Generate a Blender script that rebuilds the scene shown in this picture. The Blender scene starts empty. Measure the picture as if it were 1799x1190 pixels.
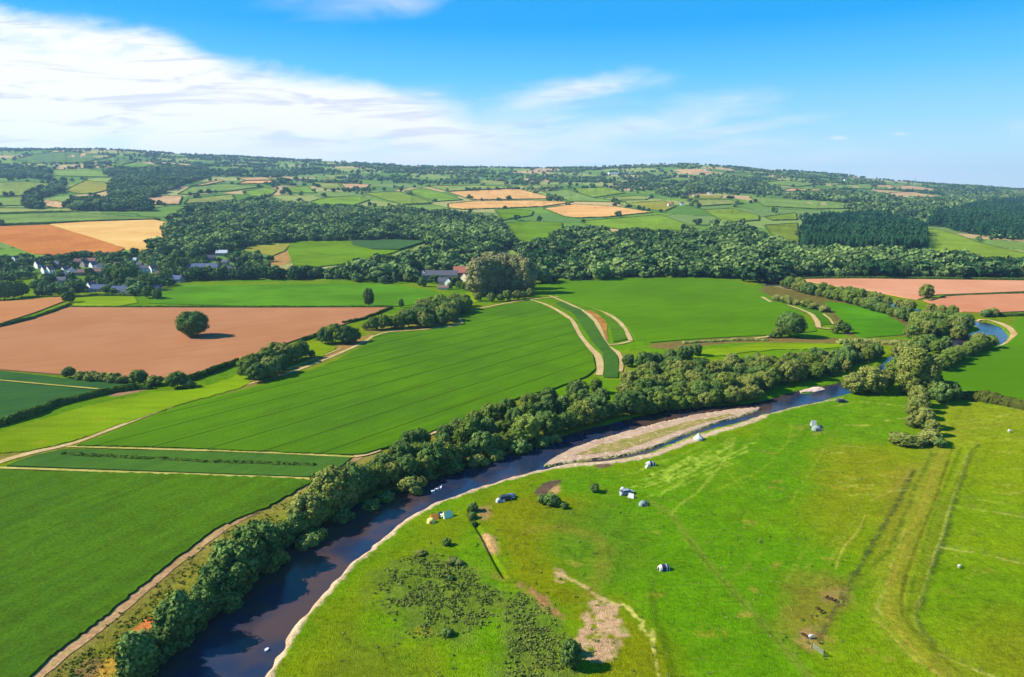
import bpy, math, random
import numpy as np
from mathutils import Vector, Matrix
from mathutils.geometry import delaunay_2d_cdt
random.seed(7); RNG = np.random.default_rng(7)
C = bpy.context.scene.collection
scene = bpy.context.scene
R = math.radians
# ------------------------------------------------------------------ camera
CAMH = 90.0; FPX = 1200.0; CX, CY = 899.5, 595.0
PITCH = math.atan(255/1200)
cam_d = bpy.data.cameras.new('camera'); cam = bpy.data.objects.new('camera', cam_d); C.objects.link(cam)
cam.location = (0, 0, CAMH); cam.rotation_euler = (math.pi/2-PITCH, 0, 0)
cam_d.sensor_width = 36; cam_d.lens = FPX/1799*36; cam_d.clip_start = 1; cam_d.clip_end = 30000
scene.camera = cam
# ------------------------------------------------------------------ light
SUN_EL = R(37); SUN_AZ = R(-90)      # azimuth from +Y towards +X of where the sun stands: left of the view
sd = Vector((math.sin(SUN_AZ)*math.cos(SUN_EL), math.cos(SUN_AZ)*math.cos(SUN_EL), math.sin(SUN_EL)))
sl = bpy.data.lights.new('sun', 'SUN'); sl.energy = 5.0; sl.angle = R(0.5); sl.color = (1.0, 0.93, 0.78)
so = bpy.data.objects.new('sun', sl); C.objects.link(so); so.rotation_euler = sd.to_track_quat('Z', 'Y').to_euler(); so.location = (-500, 0, 600)
vs = scene.view_settings; vs.view_transform = 'Standard'; vs.look = 'None'; vs.gamma = 1; vs.use_curve_mapping = False
vs.exposure = 1.05
GAIN = (1.74, 1.95, 2.2)      # sunlit display value of albedo 1, used to turn seen colours into albedos
def lin(c): 
    c = c/255.0
    return c/12.92 if c <= .04045 else ((c+.055)/1.055)**2.4
def S(r, g, b, k=1.0): return tuple(min(.85, max(.001, lin(v)/q*k)) for v, q in zip((r, g, b), GAIN))

class NT:
    def __init__(s, nt): s.nt = nt; s.n = nt.nodes; s.l = nt.links
    def node(s, t, **kw):
        n = s.n.new(t)
        for k, v in kw.items(): setattr(n, k, v)
        return n
    def link(s, a, b): s.l.new(a, b)
    def put(s, v, sock):
        if hasattr(v, 'is_output') or isinstance(v, bpy.types.NodeSocket): s.link(v, sock)
        else: sock.default_value = v
    def math(s, op, a, b=0.0, c=0.0, clamp=False):
        n = s.node('ShaderNodeMath', operation=op, use_clamp=clamp)
        s.put(a, n.inputs[0]); s.put(b, n.inputs[1]); s.put(c, n.inputs[2]); return n.outputs[0]
    def vmath(s, op, a, b):
        n = s.node('ShaderNodeVectorMath', operation=op); s.put(a, n.inputs[0]); s.put(b, n.inputs[1])
        return n.outputs['Value'] if op == 'DOT_PRODUCT' else n.outputs[0]
    def noise(s, vec, scale, detail=3, rough=.55, dist=0):
        n = s.node('ShaderNodeTexNoise'); s.put(vec, n.inputs['Vector']); n.inputs['Scale'].default_value = scale
        n.inputs['Detail'].default_value = detail; n.inputs['Roughness'].default_value = rough; n.inputs['Distortion'].default_value = dist
        return n.outputs['Fac']
    def ramp(s, f, stops, interp='LINEAR'):
        n = s.node('ShaderNodeValToRGB'); s.put(f, n.inputs[0]); cr = n.color_ramp; cr.interpolation = interp
        while len(cr.elements) < len(stops): cr.elements.new(.5)
        for e, (p, c) in zip(cr.elements, stops):
            e.position = p; e.color = (*c, 1) if hasattr(c, '__len__') else (c, c, c, 1)
        return n.outputs[0]
    def mapr(s, v, a, b, c=0.0, d=1.0, smooth=True):
        n = s.node('ShaderNodeMapRange'); n.interpolation_type = 'SMOOTHSTEP' if smooth else 'LINEAR'
        s.put(v, n.inputs[0])
        for i, x in enumerate((a, b, c, d)): s.put(x, n.inputs[i+1])
        return n.outputs[0]
    def mix(s, f, a, b, mode='MIX'):
        n = s.node('ShaderNodeMix', data_type='RGBA', blend_type=mode)
        s.put(f, n.inputs[0])
        for v, k in ((a, 6), (b, 7)):
            if isinstance(v, tuple) and len(v) == 3: v = (*v, 1)
            s.put(v, n.inputs[k])
        return n.outputs[2]

# ------------------------------------------------------------------ sky
w = bpy.data.worlds.new('World'); scene.world = w; w.use_nodes = True
N = NT(w.node_tree); bg = w.node_tree.nodes['Background']
sky = N.node('ShaderNodeTexSky', sky_type='NISHITA'); sky.sun_disc = False; sky.sun_elevation = SUN_EL; sky.sun_rotation = SUN_AZ
sky.altitude = 100; sky.air_density = 1.0; sky.dust_density = .3; sky.ozone_density = 3.0
tc = N.node('ShaderNodeTexCoord'); sep = N.node('ShaderNodeSeparateXYZ'); N.link(tc.outputs['Generated'], sep.inputs[0])
dx, dy, dz = sep.outputs
ysafe = N.math('MAXIMUM', dy, .05)
az = N.math('DIVIDE', dx, ysafe); el = N.math('DIVIDE', dz, ysafe)
front = N.mapr(dy, .05, .4)
# colour grade of the physical sky by elevation: deep blue above, pale by the horizon
elz = N.math('MAXIMUM', dz, 0.0)
grade = N.ramp(elz, [(0.0, (.84, .97, .98)), (.035, (.66, .91, 1.0)), (.09, (.38, .78, 1.0)), (.155, (.12, .60, 1.0)), (.215, (0.0, .42, 1.0)), (.30, (0, .36, .95)), (1, (.02, .22, .70))])
skyl = N.node('ShaderNodeRGBToBW'); N.link(sky.outputs[0], skyl.inputs[0])
SKYG = 1.0
flat = N.mapr(skyl.outputs[0], 0.0, 12.0, .86, 1.12, smooth=False)
gr = N.vmath('SCALE', grade, (0, 0, 0)); gr.node.inputs['Scale'].default_value = 1.0
N.link(flat, gr.node.inputs['Scale'])
# physical sky kept as the base; the grade replaces most of its weak local saturation
base = N.mix(.985, N.mix(1.0, sky.outputs[0], (.10, .13, .17), 'MULTIPLY'), gr)
cv = N.node('ShaderNodeCombineXYZ'); N.link(az, cv.inputs[0]); N.link(N.math('MULTIPLY', el, 3.0), cv.inputs[1])
n1 = N.noise(cv.outputs[0], 3.2, 6, .55, .3); n2 = N.noise(cv.outputs[0], 9.0, 6, .6, .5)
n3 = N.noise(N.vmath('ADD', cv.outputs[0], (7.3, 2.1, 4)), 5.0, 5, .6, .2)
nn = N.math('ADD', N.math('MULTIPLY', N.math('SUBTRACT', n1, .5), .07), N.math('MULTIPLY', N.math('SUBTRACT', n2, .5), .035))
aztop = N.mapr(az, -1.0, 1.0, 0, 1, smooth=False)
top = N.ramp(aztop, [(0, .30), (.16, .245), (.25, .225), (.31, .185), (.36, .167), (.41, .150), (.445, .138), (.475, .115), (.53, .125), (.60, .105), (.70, .065), (.80, .040), (.9, .022), (1, .015)])
soft = N.ramp(aztop, [(0, .03), (.42, .035), (.48, .085), (.62, .12), (1, .10)])
bank = N.mapr(N.math('SUBTRACT', N.math('ADD', N.math('ADD', top, nn), N.math('MULTIPLY', soft, .3)), el), 0.0, soft)
def blob(cx, cy, rx, ry, rot=0.0, amp=1.0):
    a = N.math('SUBTRACT', az, cx); b = N.math('SUBTRACT', el, cy)
    c_, s_ = math.cos(rot), math.sin(rot)
    a2 = N.math('ADD', N.math('MULTIPLY', a, c_/rx), N.math('MULTIPLY', b, s_/rx))
    b2 = N.math('ADD', N.math('MULTIPLY', a, -s_/ry), N.math('MULTIPLY', b, c_/ry))
    d = N.math('SQRT', N.math('ADD', N.math('MULTIPLY', a2, a2), N.math('MULTIPLY', b2, b2)))
    d = N.math('ADD', d, N.math('MULTIPLY', N.math('SUBTRACT', n2, .5), 1.5))
    return N.math('MULTIPLY', N.mapr(d, 1.15, -.1), amp)
cvr = N.node('ShaderNodeCombineXYZ'); N.link(N.math('MULTIPLY', N.math('ADD', az, N.math('MULTIPLY', el, 3.2)), 2.0), cvr.inputs[0]); N.link(N.math('MULTIPLY', N.math('SUBTRACT', el, N.math('MULTIPLY', az, .13)), 26.0), cvr.inputs[1])
nstr = N.noise(cvr.outputs[0], 1.1, 5, .6, .8)
wisp = N.mapr(nstr, .32, .66, .12, 1.05)
wsel = N.mapr(az, -.12, .12)
bank = N.math('MULTIPLY', bank, N.math('ADD', N.math('SUBTRACT', 1.0, wsel), N.math('MULTIPLY', wsel, wisp)))
dens = bank
for args in ((.09, .140, .15, .022, R(9), .75), (.03, .125, .10, .02, R(14), .6), (.16, .088, .24, .030, R(11), .7), (.30, .086, .15, .012, R(8), .6), (-.20, .262, .14, .040, R(6), .35), (-.15, .262, .06, .028, R(-10), .45),
             (.46, .076, .016, .004, 0, .6), (.545, .082, .016, .003, 0, .5), (.72, .09, .05, .02, 0, .25)):
    dens = N.math('MAXIMUM', dens, blob(*args))
# thin gaps and blue breaks inside the bank
brk = N.mapr(n3, .30, .46, .62, 1.0)
dens = N.math('MULTIPLY', N.math('MULTIPLY', dens, brk), front)
cvs = N.node('ShaderNodeCombineXYZ'); N.link(N.math('MULTIPLY', az, 2.5), cvs.inputs[0]); N.link(N.math('MULTIPLY', el, 22.0), cvs.inputs[1])
n4 = N.noise(cvs.outputs[0], 2.2, 5, .62, .6)
shade = N.mapr(n4, .49, .62); shade = N.math('MULTIPLY', shade, N.mapr(el, .03, .09)); 
ccol = N.mix(shade, (1.02, 1.01, 1.03), (.76, .78, .95))
ccol = N.mix(N.mapr(el, .09, .0), ccol, (.80, .89, 1.0))
fin = N.mix(dens, base, ccol)
fin8 = N.vmath('SCALE', fin, (0, 0, 0)); fin8.node.inputs['Scale'].default_value = SKYG*5.2; N.link(fin8, bg.inputs[0])
# the sky texture is bright (0.1 is its daylight strength); the graded mix above is already in display units
bg.inputs[1].default_value = 0.10

# ------------------------------------------------------------------ noise and terrain
def _h(ix, iy, seed):
    n = (ix.astype(np.int64)*374761393 + iy.astype(np.int64)*668265263 + seed*982451653) & 0xffffffff
    n = ((n ^ (n >> 13))*1274126177) & 0xffffffff
    return ((n ^ (n >> 16)) & 0xffff)/65535.0
def vnoise(x, y, seed=0):
    ix = np.floor(x); iy = np.floor(y); fx = x-ix; fy = y-iy
    fx = fx*fx*(3-2*fx); fy = fy*fy*(3-2*fy)
    a = _h(ix, iy, seed); b = _h(ix+1, iy, seed); c = _h(ix, iy+1, seed); d = _h(ix+1, iy+1, seed)
    return (a*(1-fx)+b*fx)*(1-fy)+(c*(1-fx)+d*fx)*fy
def fbm(x, y, seed=0, o=3):
    s = 0; a = .5; t = 0
    for i in range(o): s = s+a*vnoise(x*2**i, y*2**i, seed+i*17); t += a; a *= .55
    return s/t
SKX = np.array([-900, -300, 0, 100, 210, 330, 480, 600, 750, 900, 1000, 1100, 1200, 1300, 1400, 1480, 1550, 1650, 1799, 2100, 2700])
SKY_ = np.array([262, 262, 264, 265, 265, 275, 285, 288, 294, 298, 300, 297, 293, 298, 305, 312, 319, 327, 334, 336, 336])
BY = np.array([0, 745, 850, 1000, 1250, 1500, 1850, 2200, 2800, 3600, 4300, 4800, 5400, 6500, 9000, 14000.])
BB = np.array([0, 0, .020, .050, .088, .135, .215, .30, .47, .70, .88, 1.0, 1.04, .9, .5, .3])
_yy = np.linspace(0, 14000, 2801); _bb = np.interp(_yy, BY, BB)
_k = np.exp(-np.linspace(-2, 2, 25)**2); _k /= _k.sum(); _bs = np.convolve(np.pad(_bb, 12, 'edge'), _k, 'valid'); _bs[_yy < 690] = 0
_xx = np.linspace(-900, 2700, 721); _sk = np.interp(_xx, SKX, SKY_); _sk = np.convolve(np.pad(_sk, 8, 'edge'), np.ones(17)/17, 'valid')
def h0(X, Y):
    X = np.asarray(X, float); Y = np.asarray(Y, float); Ys = np.maximum(Y, 50)
    px = CX+1200*1.029*X/Ys; ys = np.interp(px, _xx, _sk)
    hend = 90+(340-ys)/1200*4800*1.0
    b = np.interp(Y, _yy, _bs)
    hill = hend*b
    r = np.clip((Y-850)/900, 0, 1)
    hill = hill+(fbm(X/420, Y/420, 3)-.5)*14*r+(fbm(X/150, Y/150, 9)-.5)*4*r+(fbm(X/900, Y/700, 5, 2)-.5)*34*np.clip((Y-1800)/2000, 0, 1)
    flat = (fbm(X/70, Y/70, 21, 2)-.5)*.5
    return hill+flat
def unproj(P):
    """photo directions -> points on the bare terrain"""
    P = np.atleast_2d(np.asarray(P, float)); v = -(P[:, 1]-CY)/FPX; cp, sp = math.cos(PITCH), math.sin(PITCH)
    fy = cp+v*sp; u = (P[:, 0]-CX)/FPX/fy; s = (-sp+v*cp)/fy
    Ys = np.geomspace(30, 9000, 330)
    out = np.zeros((len(P), 3))
    for a in range(0, len(P), 2000):
        uu = u[a:a+2000, None]; ss = s[a:a+2000, None]
        Z = CAMH+ss*Ys[None]; H = h0(uu*Ys[None], np.broadcast_to(Ys[None], Z.shape)); below = Z < H
        k = np.where(below.any(1), below.argmax(1), len(Ys)-1); k = np.maximum(k, 1)
        lo = Ys[k-1].copy(); hi = Ys[k].copy(); uu = uu[:, 0]; ss = ss[:, 0]
        for _ in range(14):
            m = (lo+hi)/2; bl = CAMH+ss*m < h0(uu*m, m); hi = np.where(bl, m, hi); lo = np.where(bl, lo, m)
        out[a:a+2000, 0] = uu*hi; out[a:a+2000, 1] = hi; out[a:a+2000, 2] = h0(uu*hi, hi)
    return out
def dens_line(pts, step=6.0, closed=False, smooth=True):
    pts = np.asarray(pts, float); n = len(pts); out = []
    rng = range(n if closed else n-1)
    for i in rng:
        p1 = pts[i]; p2 = pts[(i+1) % n]
        p0 = pts[(i-1) % n] if closed or i > 0 else p1; p3 = pts[(i+2) % n] if closed or i+2 < n else p2
        k = max(1, int(np.hypot(*(p2-p1))/step))
        for j in range(k):
            t = j/k
            if smooth: q = .5*((2*p1)+(-p0+p2)*t+(2*p0-5*p1+4*p2-p3)*t*t+(-p0+3*p1-3*p2+p3)*t**3)
            else: q = p1+(p2-p1)*t
            out.append(q)
    if not closed: out.append(pts[-1])
    return np.array(out)
def inside(P, poly):
    x, y = P[:, 0], P[:, 1]; r = np.zeros(len(P), bool); n = len(poly)
    for i in range(n):
        x1, y1 = poly[i]; x2, y2 = poly[(i+1) % n]
        if y1 == y2: continue
        c = ((y1 > y) != (y2 > y)) & (x < (x2-x1)*(y-y1)/(y2-y1)+x1); r ^= c
    return r
def segdist(P, line, closed=False):
    d = np.full(len(P), 1e9); n = len(line)
    for i in range(n if closed else n-1):
        a = line[i]; b = line[(i+1) % n]; ab = b-a; L = ab@ab
        if L < 1e-9: continue
        t = np.clip(((P-a)@ab)/L, 0, 1); q = P-a-t[:, None]*ab; d = np.minimum(d, np.hypot(q[:, 0], q[:, 1]))
    return d
def sdf(P, poly): return np.where(inside(P, poly), -1, 1)*segdist(P, poly, True)

RIVER_PX = [(150,1300),(215,1215),(300,1118),(400,1030),(470,972),(540,932),(600,898),(660,868),(720,848),(780,830),(830,813),(870,801),(930,781),(990,762),(1060,744),(1124,728),(1178,718),(1251,711),(1315,706),(1350,699),(1400,685),(1462,673),(1500,663),(1540,645),(1558,628),(1590,612),(1625,603),(1662,594),(1700,586),(1722,578),(1712,570),(1690,564),(1670,560),(1620,552),(1570,540),(1520,527),(1470,517),(1420,508),(1380,502),(1342,501),
            (1340,496),(1385,496),(1425,502),(1480,511),(1530,520),(1580,533),(1630,546),(1680,554),(1705,560),(1740,566),(1760,574),(1771,588),(1768,600),(1752,607),(1722,610),(1690,606),(1655,612),(1612,625),(1590,640),(1570,655),(1530,675),(1490,690),(1440,704),(1400,712),(1370,719),(1342,726),(1310,737),(1250,752),(1195,771),(1145,791),(1100,802),(1058,808),(1000,813),(953,823),(900,836),(850,851),(800,868),(767,879),(733,898),(700,918),(667,948),(633,974),(600,1004),(547,1064),(520,1094),(500,1131),(477,1168),(457,1190),(400,1300)]
BAR_PX = [(955,818),(975,803),(1000,789),(1040,774),(1100,757),(1160,741),(1220,728),(1280,719),(1337,714),(1333,718),(1305,728.5),(1262,740),(1226,753),(1188,767.5),(1150,783),(1105,796),(1060,803),(1000,810)]
RIVER = unproj(dens_line(RIVER_PX, 12, True))[:, :2]; BAR = unproj(dens_line(BAR_PX, 8, True))[:, :2]
ISLE_PX = [(1405,686),(1420,681),(1445,679),(1450,683),(1430,688),(1408,689)]
ISLE = unproj(dens_line(ISLE_PX, 6, True))[:, :2]
DITCH = unproj(dens_line([(826,895),(832,915),(850,945),(870,985),(886,1012)], 6))[:, :2]
WATER_Z = -0.75
def hground(X, Y, sd_out=None):
    X = np.asarray(X, float); Y = np.asarray(Y, float); sh = X.shape; P = np.stack([X.ravel(), Y.ravel()], 1); z = h0(P[:, 0], P[:, 1])
    lo = RIVER.min(0)-8; hi = RIVER.max(0)+8; m = np.where(((P > lo) & (P < hi)).all(1))[0]
    if len(m):
        Q = P[m]; s = sdf(Q, RIVER); near = s < 8
        s2 = np.maximum(s[near], -sdf(Q[near], BAR)); s2 = np.maximum(s2, -sdf(Q[near], ISLE)+.0); s = s.copy(); s[near] = s2
        wob = (vnoise(Q[:, 0]/3, Q[:, 1]/3, 4)-.5)*1.2
        t = np.clip((1.4-(s+wob))/3.0, 0, 1); t = t*t*(3-2*t); z[m] = z[m]-t*1.35
        inb = near & (s > 0)
        zb = z[m]; b = np.zeros(len(m), bool); b[near] = (sdf(Q[near], BAR) < 0); zb[b] = -.22+.18*np.clip(-sdf(Q[near], BAR)[sdf(Q[near], BAR) < 0]/5, 0, 1) if False else -.20; z[m] = zb
    lo = DITCH.min(0)-4; hi = DITCH.max(0)+4; m = np.where(((P > lo) & (P < hi)).all(1))[0]
    if len(m):
        d = segdist(P[m], DITCH); t = np.clip((1.0-d)/.9, 0, 1); z[m] -= .7*t*t*(3-2*t)
    return z.reshape(sh)

# ------------------------------------------------------------------ objects helpers
def tag(o, label=None, cat=None, group=None, kind=None):
    if label: o['label'] = label
    if cat: o['category'] = cat
    if group: o['group'] = group
    if kind: o['kind'] = kind
    return o
def mesh(name, V, F, mats, attrs=None, smooth=False, midx=None):
    V = np.asarray(V, np.float32).reshape(-1, 3); me = bpy.data.meshes.new(name)
    if isinstance(F, np.ndarray):
        k = F.shape[1]; nf = len(F); fl = F.ravel(); ls = np.arange(nf)*k; lt = np.full(nf, k)
    else:
        nf = len(F); lt = np.array([len(f) for f in F]); ls = np.concatenate([[0], np.cumsum(lt)[:-1]]) if nf else np.zeros(0); fl = np.array([i for f in F for i in f])
    me.vertices.add(len(V)); me.vertices.foreach_set('co', V.ravel())
    me.loops.add(len(fl)); me.loops.foreach_set('vertex_index', fl.astype(np.int32))
    me.polygons.add(nf); me.polygons.foreach_set('loop_start', ls.astype(np.int32)); me.polygons.foreach_set('loop_total', lt.astype(np.int32))
    me.polygons.foreach_set('use_smooth', np.full(nf, bool(smooth)))
    if midx is not None: me.polygons.foreach_set('material_index', np.asarray(midx, np.int32))
    for m in (mats if isinstance(mats, (list, tuple)) else [mats]): me.materials.append(m)
    me.update(calc_edges=True)
    for an, (ty, arr) in (attrs or {}).items():
        a = me.attributes.new(an, ty, 'POINT')
        if ty == 'FLOAT_COLOR':
            arr = np.concatenate([arr, np.ones((len(arr), 1))], 1) if arr.shape[1] == 3 else arr; a.data.foreach_set('color', arr.astype(np.float32).ravel())
        else: a.data.foreach_set('value', arr.astype(np.float32))
    return me
def obj(name, me, parent=None, loc=(0, 0, 0), rot=(0, 0, 0), scale=(1, 1, 1)):
    o = bpy.data.objects.new(name, me); C.objects.link(o); o.location = loc; o.rotation_euler = rot; o.scale = scale
    if parent: o.parent = parent
    return o
class MB:
    def __init__(s): s.V = []; s.F = []
    def box(s, x0, x1, y0, y1, z0, z1, taper=0, rot=0, cx=0, cy=0):
        b = len(s.V); t = taper
        P = [(x0, y0, z0), (x1, y0, z0), (x1, y1, z0), (x0, y1, z0), (x0+t, y0+t, z1), (x1-t, y0+t, z1), (x1-t, y1-t, z1), (x0+t, y1-t, z1)]
        if rot:
            c_, s_ = math.cos(rot), math.sin(rot); P = [((x-cx)*c_-(y-cy)*s_+cx, (x-cx)*s_+(y-cy)*c_+cy, z) for x, y, z in P]
        s.V += P; s.F += [(b, b+3, b+2, b+1), (b+4, b+5, b+6, b+7), (b, b+1, b+5, b+4), (b+1, b+2, b+6, b+5), (b+2, b+3, b+7, b+6), (b+3, b, b+4, b+7)]; return s
    def poly(s, pts): b = len(s.V); s.V += list(pts); s.F.append(tuple(range(b, b+len(pts)))); return s
    def tube(s, pts, rad, n=7):
        b = len(s.V); m = len(pts)
        for i, p in enumerate(pts):
            p = Vector(p); d = (Vector(pts[min(i+1, m-1)])-Vector(pts[max(i-1, 0)])).normalized(); q = d.to_track_quat('Z', 'Y'); r = rad[i] if hasattr(rad, '__len__') else rad
            for k in range(n): a = 2*math.pi*k/n; s.V.append(tuple(p+q@Vector((math.cos(a)*r, math.sin(a)*r, 0))))
        for i in range(m-1):
            for k in range(n): s.F.append((b+i*n+k, b+i*n+(k+1) % n, b+(i+1)*n+(k+1) % n, b+(i+1)*n+k))
        s.F.append(tuple(b+k for k in reversed(range(n)))); s.F.append(tuple(b+(m-1)*n+k for k in range(n))); return s
    def ell(s, c, r, nu=10, nv=6):
        b = len(s.V)
        for j in range(nv+1):
            t = math.pi*j/nv
            for i in range(nu): a = 2*math.pi*i/nu; s.V.append((c[0]+r[0]*math.sin(t)*math.cos(a), c[1]+r[1]*math.sin(t)*math.sin(a), c[2]+r[2]*math.cos(t)))
        for j in range(nv):
            for i in range(nu): s.F.append((b+j*nu+i, b+(j+1)*nu+i, b+(j+1)*nu+(i+1) % nu, b+j*nu+(i+1) % nu))
        return s
    def build(s, name, mat, parent=None, smooth=False): return obj(name, mesh(name, s.V, s.F, mat, smooth=smooth), parent)

# ------------------------------------------------------------------ materials
def newmat(name):
    m = bpy.data.materials.new(name); m.use_nodes = True; n = NT(m.node_tree); b = m.node_tree.nodes['Principled BSDF']; b.inputs['Roughness'].default_value = .9
    b.inputs['Specular IOR Level'].default_value = 0.0
    return m, n, b
def plain(name, col, rough=.6, spec=.0, metal=0, var=.12, vscale=1.5):
    m, n, b = newmat(name); geo = n.node('ShaderNodeNewGeometry'); f = n.noise(geo.outputs['Position'], vscale, 3)
    n.link(n.ramp(f, [(.3, tuple(c*(1-var) for c in col)), (.7, tuple(min(1, c*(1+var)) for c in col))]), b.inputs['Base Color'])
    b.inputs['Roughness'].default_value = rough; b.inputs['Specular IOR Level'].default_value = spec; b.inputs['Metallic'].default_value = metal; return m
def crop(name, c1, c2, ang=0.0, row=0, tram=0, tramoff=0.0, trams=.45, big=.012, mid=.10, fine=1.2, contrast=.30, tramw=.9, c3=None, bump=.5):
    """crop or pasture: patches, mottling, drill rows and tramlines in metres over the ground"""
    m, n, b = newmat(name); geo = n.node('ShaderNodeNewGeometry'); pos = geo.outputs['Position']
    flat = n.vmath('MULTIPLY', pos, (1, 1, 0))
    ca, sa = math.cos(ang), math.sin(ang)
    along = n.vmath('DOT_PRODUCT', flat, (ca, sa, 0)); across = n.vmath('DOT_PRODUCT', flat, (-sa, ca, 0))
    st = n.node('ShaderNodeCombineXYZ'); n.link(n.math('MULTIPLY', along, .12), st.inputs[0]); n.link(across, st.inputs[1])
    f1 = n.noise(flat, big, 4, .6); f2 = n.noise(flat, mid, 4, .65); f3 = n.noise(flat, fine, 3, .6); f4 = n.noise(st.outputs[0], .22, 3, .6)
    col = n.mix(n.mapr(n.math('ADD', n.math('MULTIPLY', f1, .7), n.math('MULTIPLY', f4, .3)), .36, .64), c1, c2)
    if c3: col = n.mix(n.mapr(f2, .56, .72), col, c3)
    v = n.math('ADD', n.math('MULTIPLY', n.math('SUBTRACT', f2, .5), contrast*1.2), n.math('MULTIPLY', n.math('SUBTRACT', f3, .5), contrast*1.6))
    v = n.math('ADD', v, n.math('MULTIPLY', n.math('SUBTRACT', f4, .5), contrast*.8))
    if row:
        wv = n.math('SINE', n.math('MULTIPLY', across, 2*math.pi/row)); v = n.math('ADD', v, n.math('MULTIPLY', wv, .05))
    v = n.math('ADD', v, 1.0)
    vv = n.node('ShaderNodeVectorMath', operation='SCALE'); n.link(col, vv.inputs[0]); n.link(v, vv.inputs['Scale']); col = vv.outputs[0]
    if tram:
        a2 = n.math('ADD', n.math('ADD', across, tramoff), n.math('MULTIPLY', f1, 3.0 if row else .6))
        ph = n.math('ABSOLUTE', n.math('SUBTRACT', n.math('FRACT', n.math('DIVIDE', a2, tram)), .5))
        d = n.math('ABSOLUTE', n.math('SUBTRACT', n.math('MULTIPLY', ph, tram), 0.0))
        k = n.math('MULTIPLY', n.mapr(d, tramw, tramw*.35), n.mapr(f2, .25, .55, .45, 1.0)); k = n.math('MULTIPLY', k, trams)
        col = n.mix(k, col, tuple(c*.22 for c in c1))
    n.link(col, b.inputs['Base Color'])
    if bump:
        bp = n.node('ShaderNodeBump'); bp.inputs['Strength'].default_value = bump; bp.inputs['Distance'].default_value = .5
        n.link(n.math('ADD', f3, n.math('MULTIPLY', f2, .6)), bp.inputs['Height']); n.link(bp.outputs[0], b.inputs['Normal'])
    return m
def soil(name, c1, c2, fine=1.5, c3=None, bump=.6, big=.08):
    m, n, b = newmat(name); geo = n.node('ShaderNodeNewGeometry'); pos = geo.outputs['Position']
    f1 = n.noise(pos, big, 4, .6); f3 = n.noise(pos, fine, 5, .75)
    col = n.mix(n.mapr(f1, .35, .65), c1, c2)
    if c3: col = n.mix(n.mapr(n.noise(pos, .35, 4, .7), .50, .66), col, c3)
    vv = n.node('ShaderNodeVectorMath', operation='SCALE'); n.link(col, vv.inputs[0]); n.link(n.mapr(f3, .25, .75, .62, 1.38), vv.inputs['Scale']); n.link(vv.outputs[0], b.inputs['Base Color'])
    bp = n.node('ShaderNodeBump'); bp.inputs['Strength'].default_value = bump; bp.inputs['Distance'].default_value = .3; n.link(f3, bp.inputs['Height']); n.link(bp.outputs[0], b.inputs['Normal'])
    return m
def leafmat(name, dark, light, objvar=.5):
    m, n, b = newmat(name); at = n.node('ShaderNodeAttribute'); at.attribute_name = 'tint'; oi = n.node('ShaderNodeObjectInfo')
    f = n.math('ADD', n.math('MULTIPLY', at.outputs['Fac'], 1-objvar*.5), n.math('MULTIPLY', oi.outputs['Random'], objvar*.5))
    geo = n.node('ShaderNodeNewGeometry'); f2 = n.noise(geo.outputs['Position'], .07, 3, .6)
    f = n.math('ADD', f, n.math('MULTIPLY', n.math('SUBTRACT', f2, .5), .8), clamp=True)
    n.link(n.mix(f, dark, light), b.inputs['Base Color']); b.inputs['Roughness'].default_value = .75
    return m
M = {}
M['leaf'] = leafmat('leaf_green', S(74, 114, 38), S(170, 198, 96))
M['leafd'] = leafmat('leaf_dark', S(54, 98, 46), S(148, 184, 100))
M['leafg'] = leafmat('leaf_grey', S(92, 118, 46), S(182, 196, 108))
M['leafw'] = leafmat('leaf_wood', S(38, 84, 54), S(146, 182, 106), .2)
M['leafp'] = leafmat('leaf_poplar', S(134, 148, 98), S(186, 190, 134))
M['leafc'] = leafmat('leaf_conifer', S(34, 92, 66), S(82, 138, 92), .6)
M['leafh'] = leafmat('leaf_hedge', S(44, 84, 30), S(104, 136, 50))
M['leafl'] = leafmat('leaf_light', S(80, 112, 34), S(164, 186, 90))
M['leafb'] = leafmat('leaf_brownish', S(62, 84, 34), S(122, 132, 62))
M['bark'] = plain('bark', S(92, 78, 62), .9, .1)
M['wheat'] = crop('wheat_stubble', S(228, 176, 108), S(250, 205, 135), .2, row=0, tram=0, contrast=.2)
M['wheat2'] = crop('pale_wheat', S(236, 190, 110), S(252, 216, 138), .2, contrast=.18)
M['oat'] = crop('ripe_oats', S(196, 126, 62), S(222, 150, 78), .4, contrast=.25, c3=S(180, 112, 50))
M['tan'] = crop('tan_stubble', S(205, 172, 122), S(226, 192, 150), .1, contrast=.2)
M['pink'] = crop('pink_barley', S(222, 160, 122), S(236, 180, 146), .02, contrast=.14, tram=28, trams=.12)
def green(name, r, g, b, d=18, **kw): return crop(name, S(r-d*.6, g-d, max(0, b-d*.3)), S(r+d*.6, g+d*.8, b+d*.3), **kw)

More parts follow.
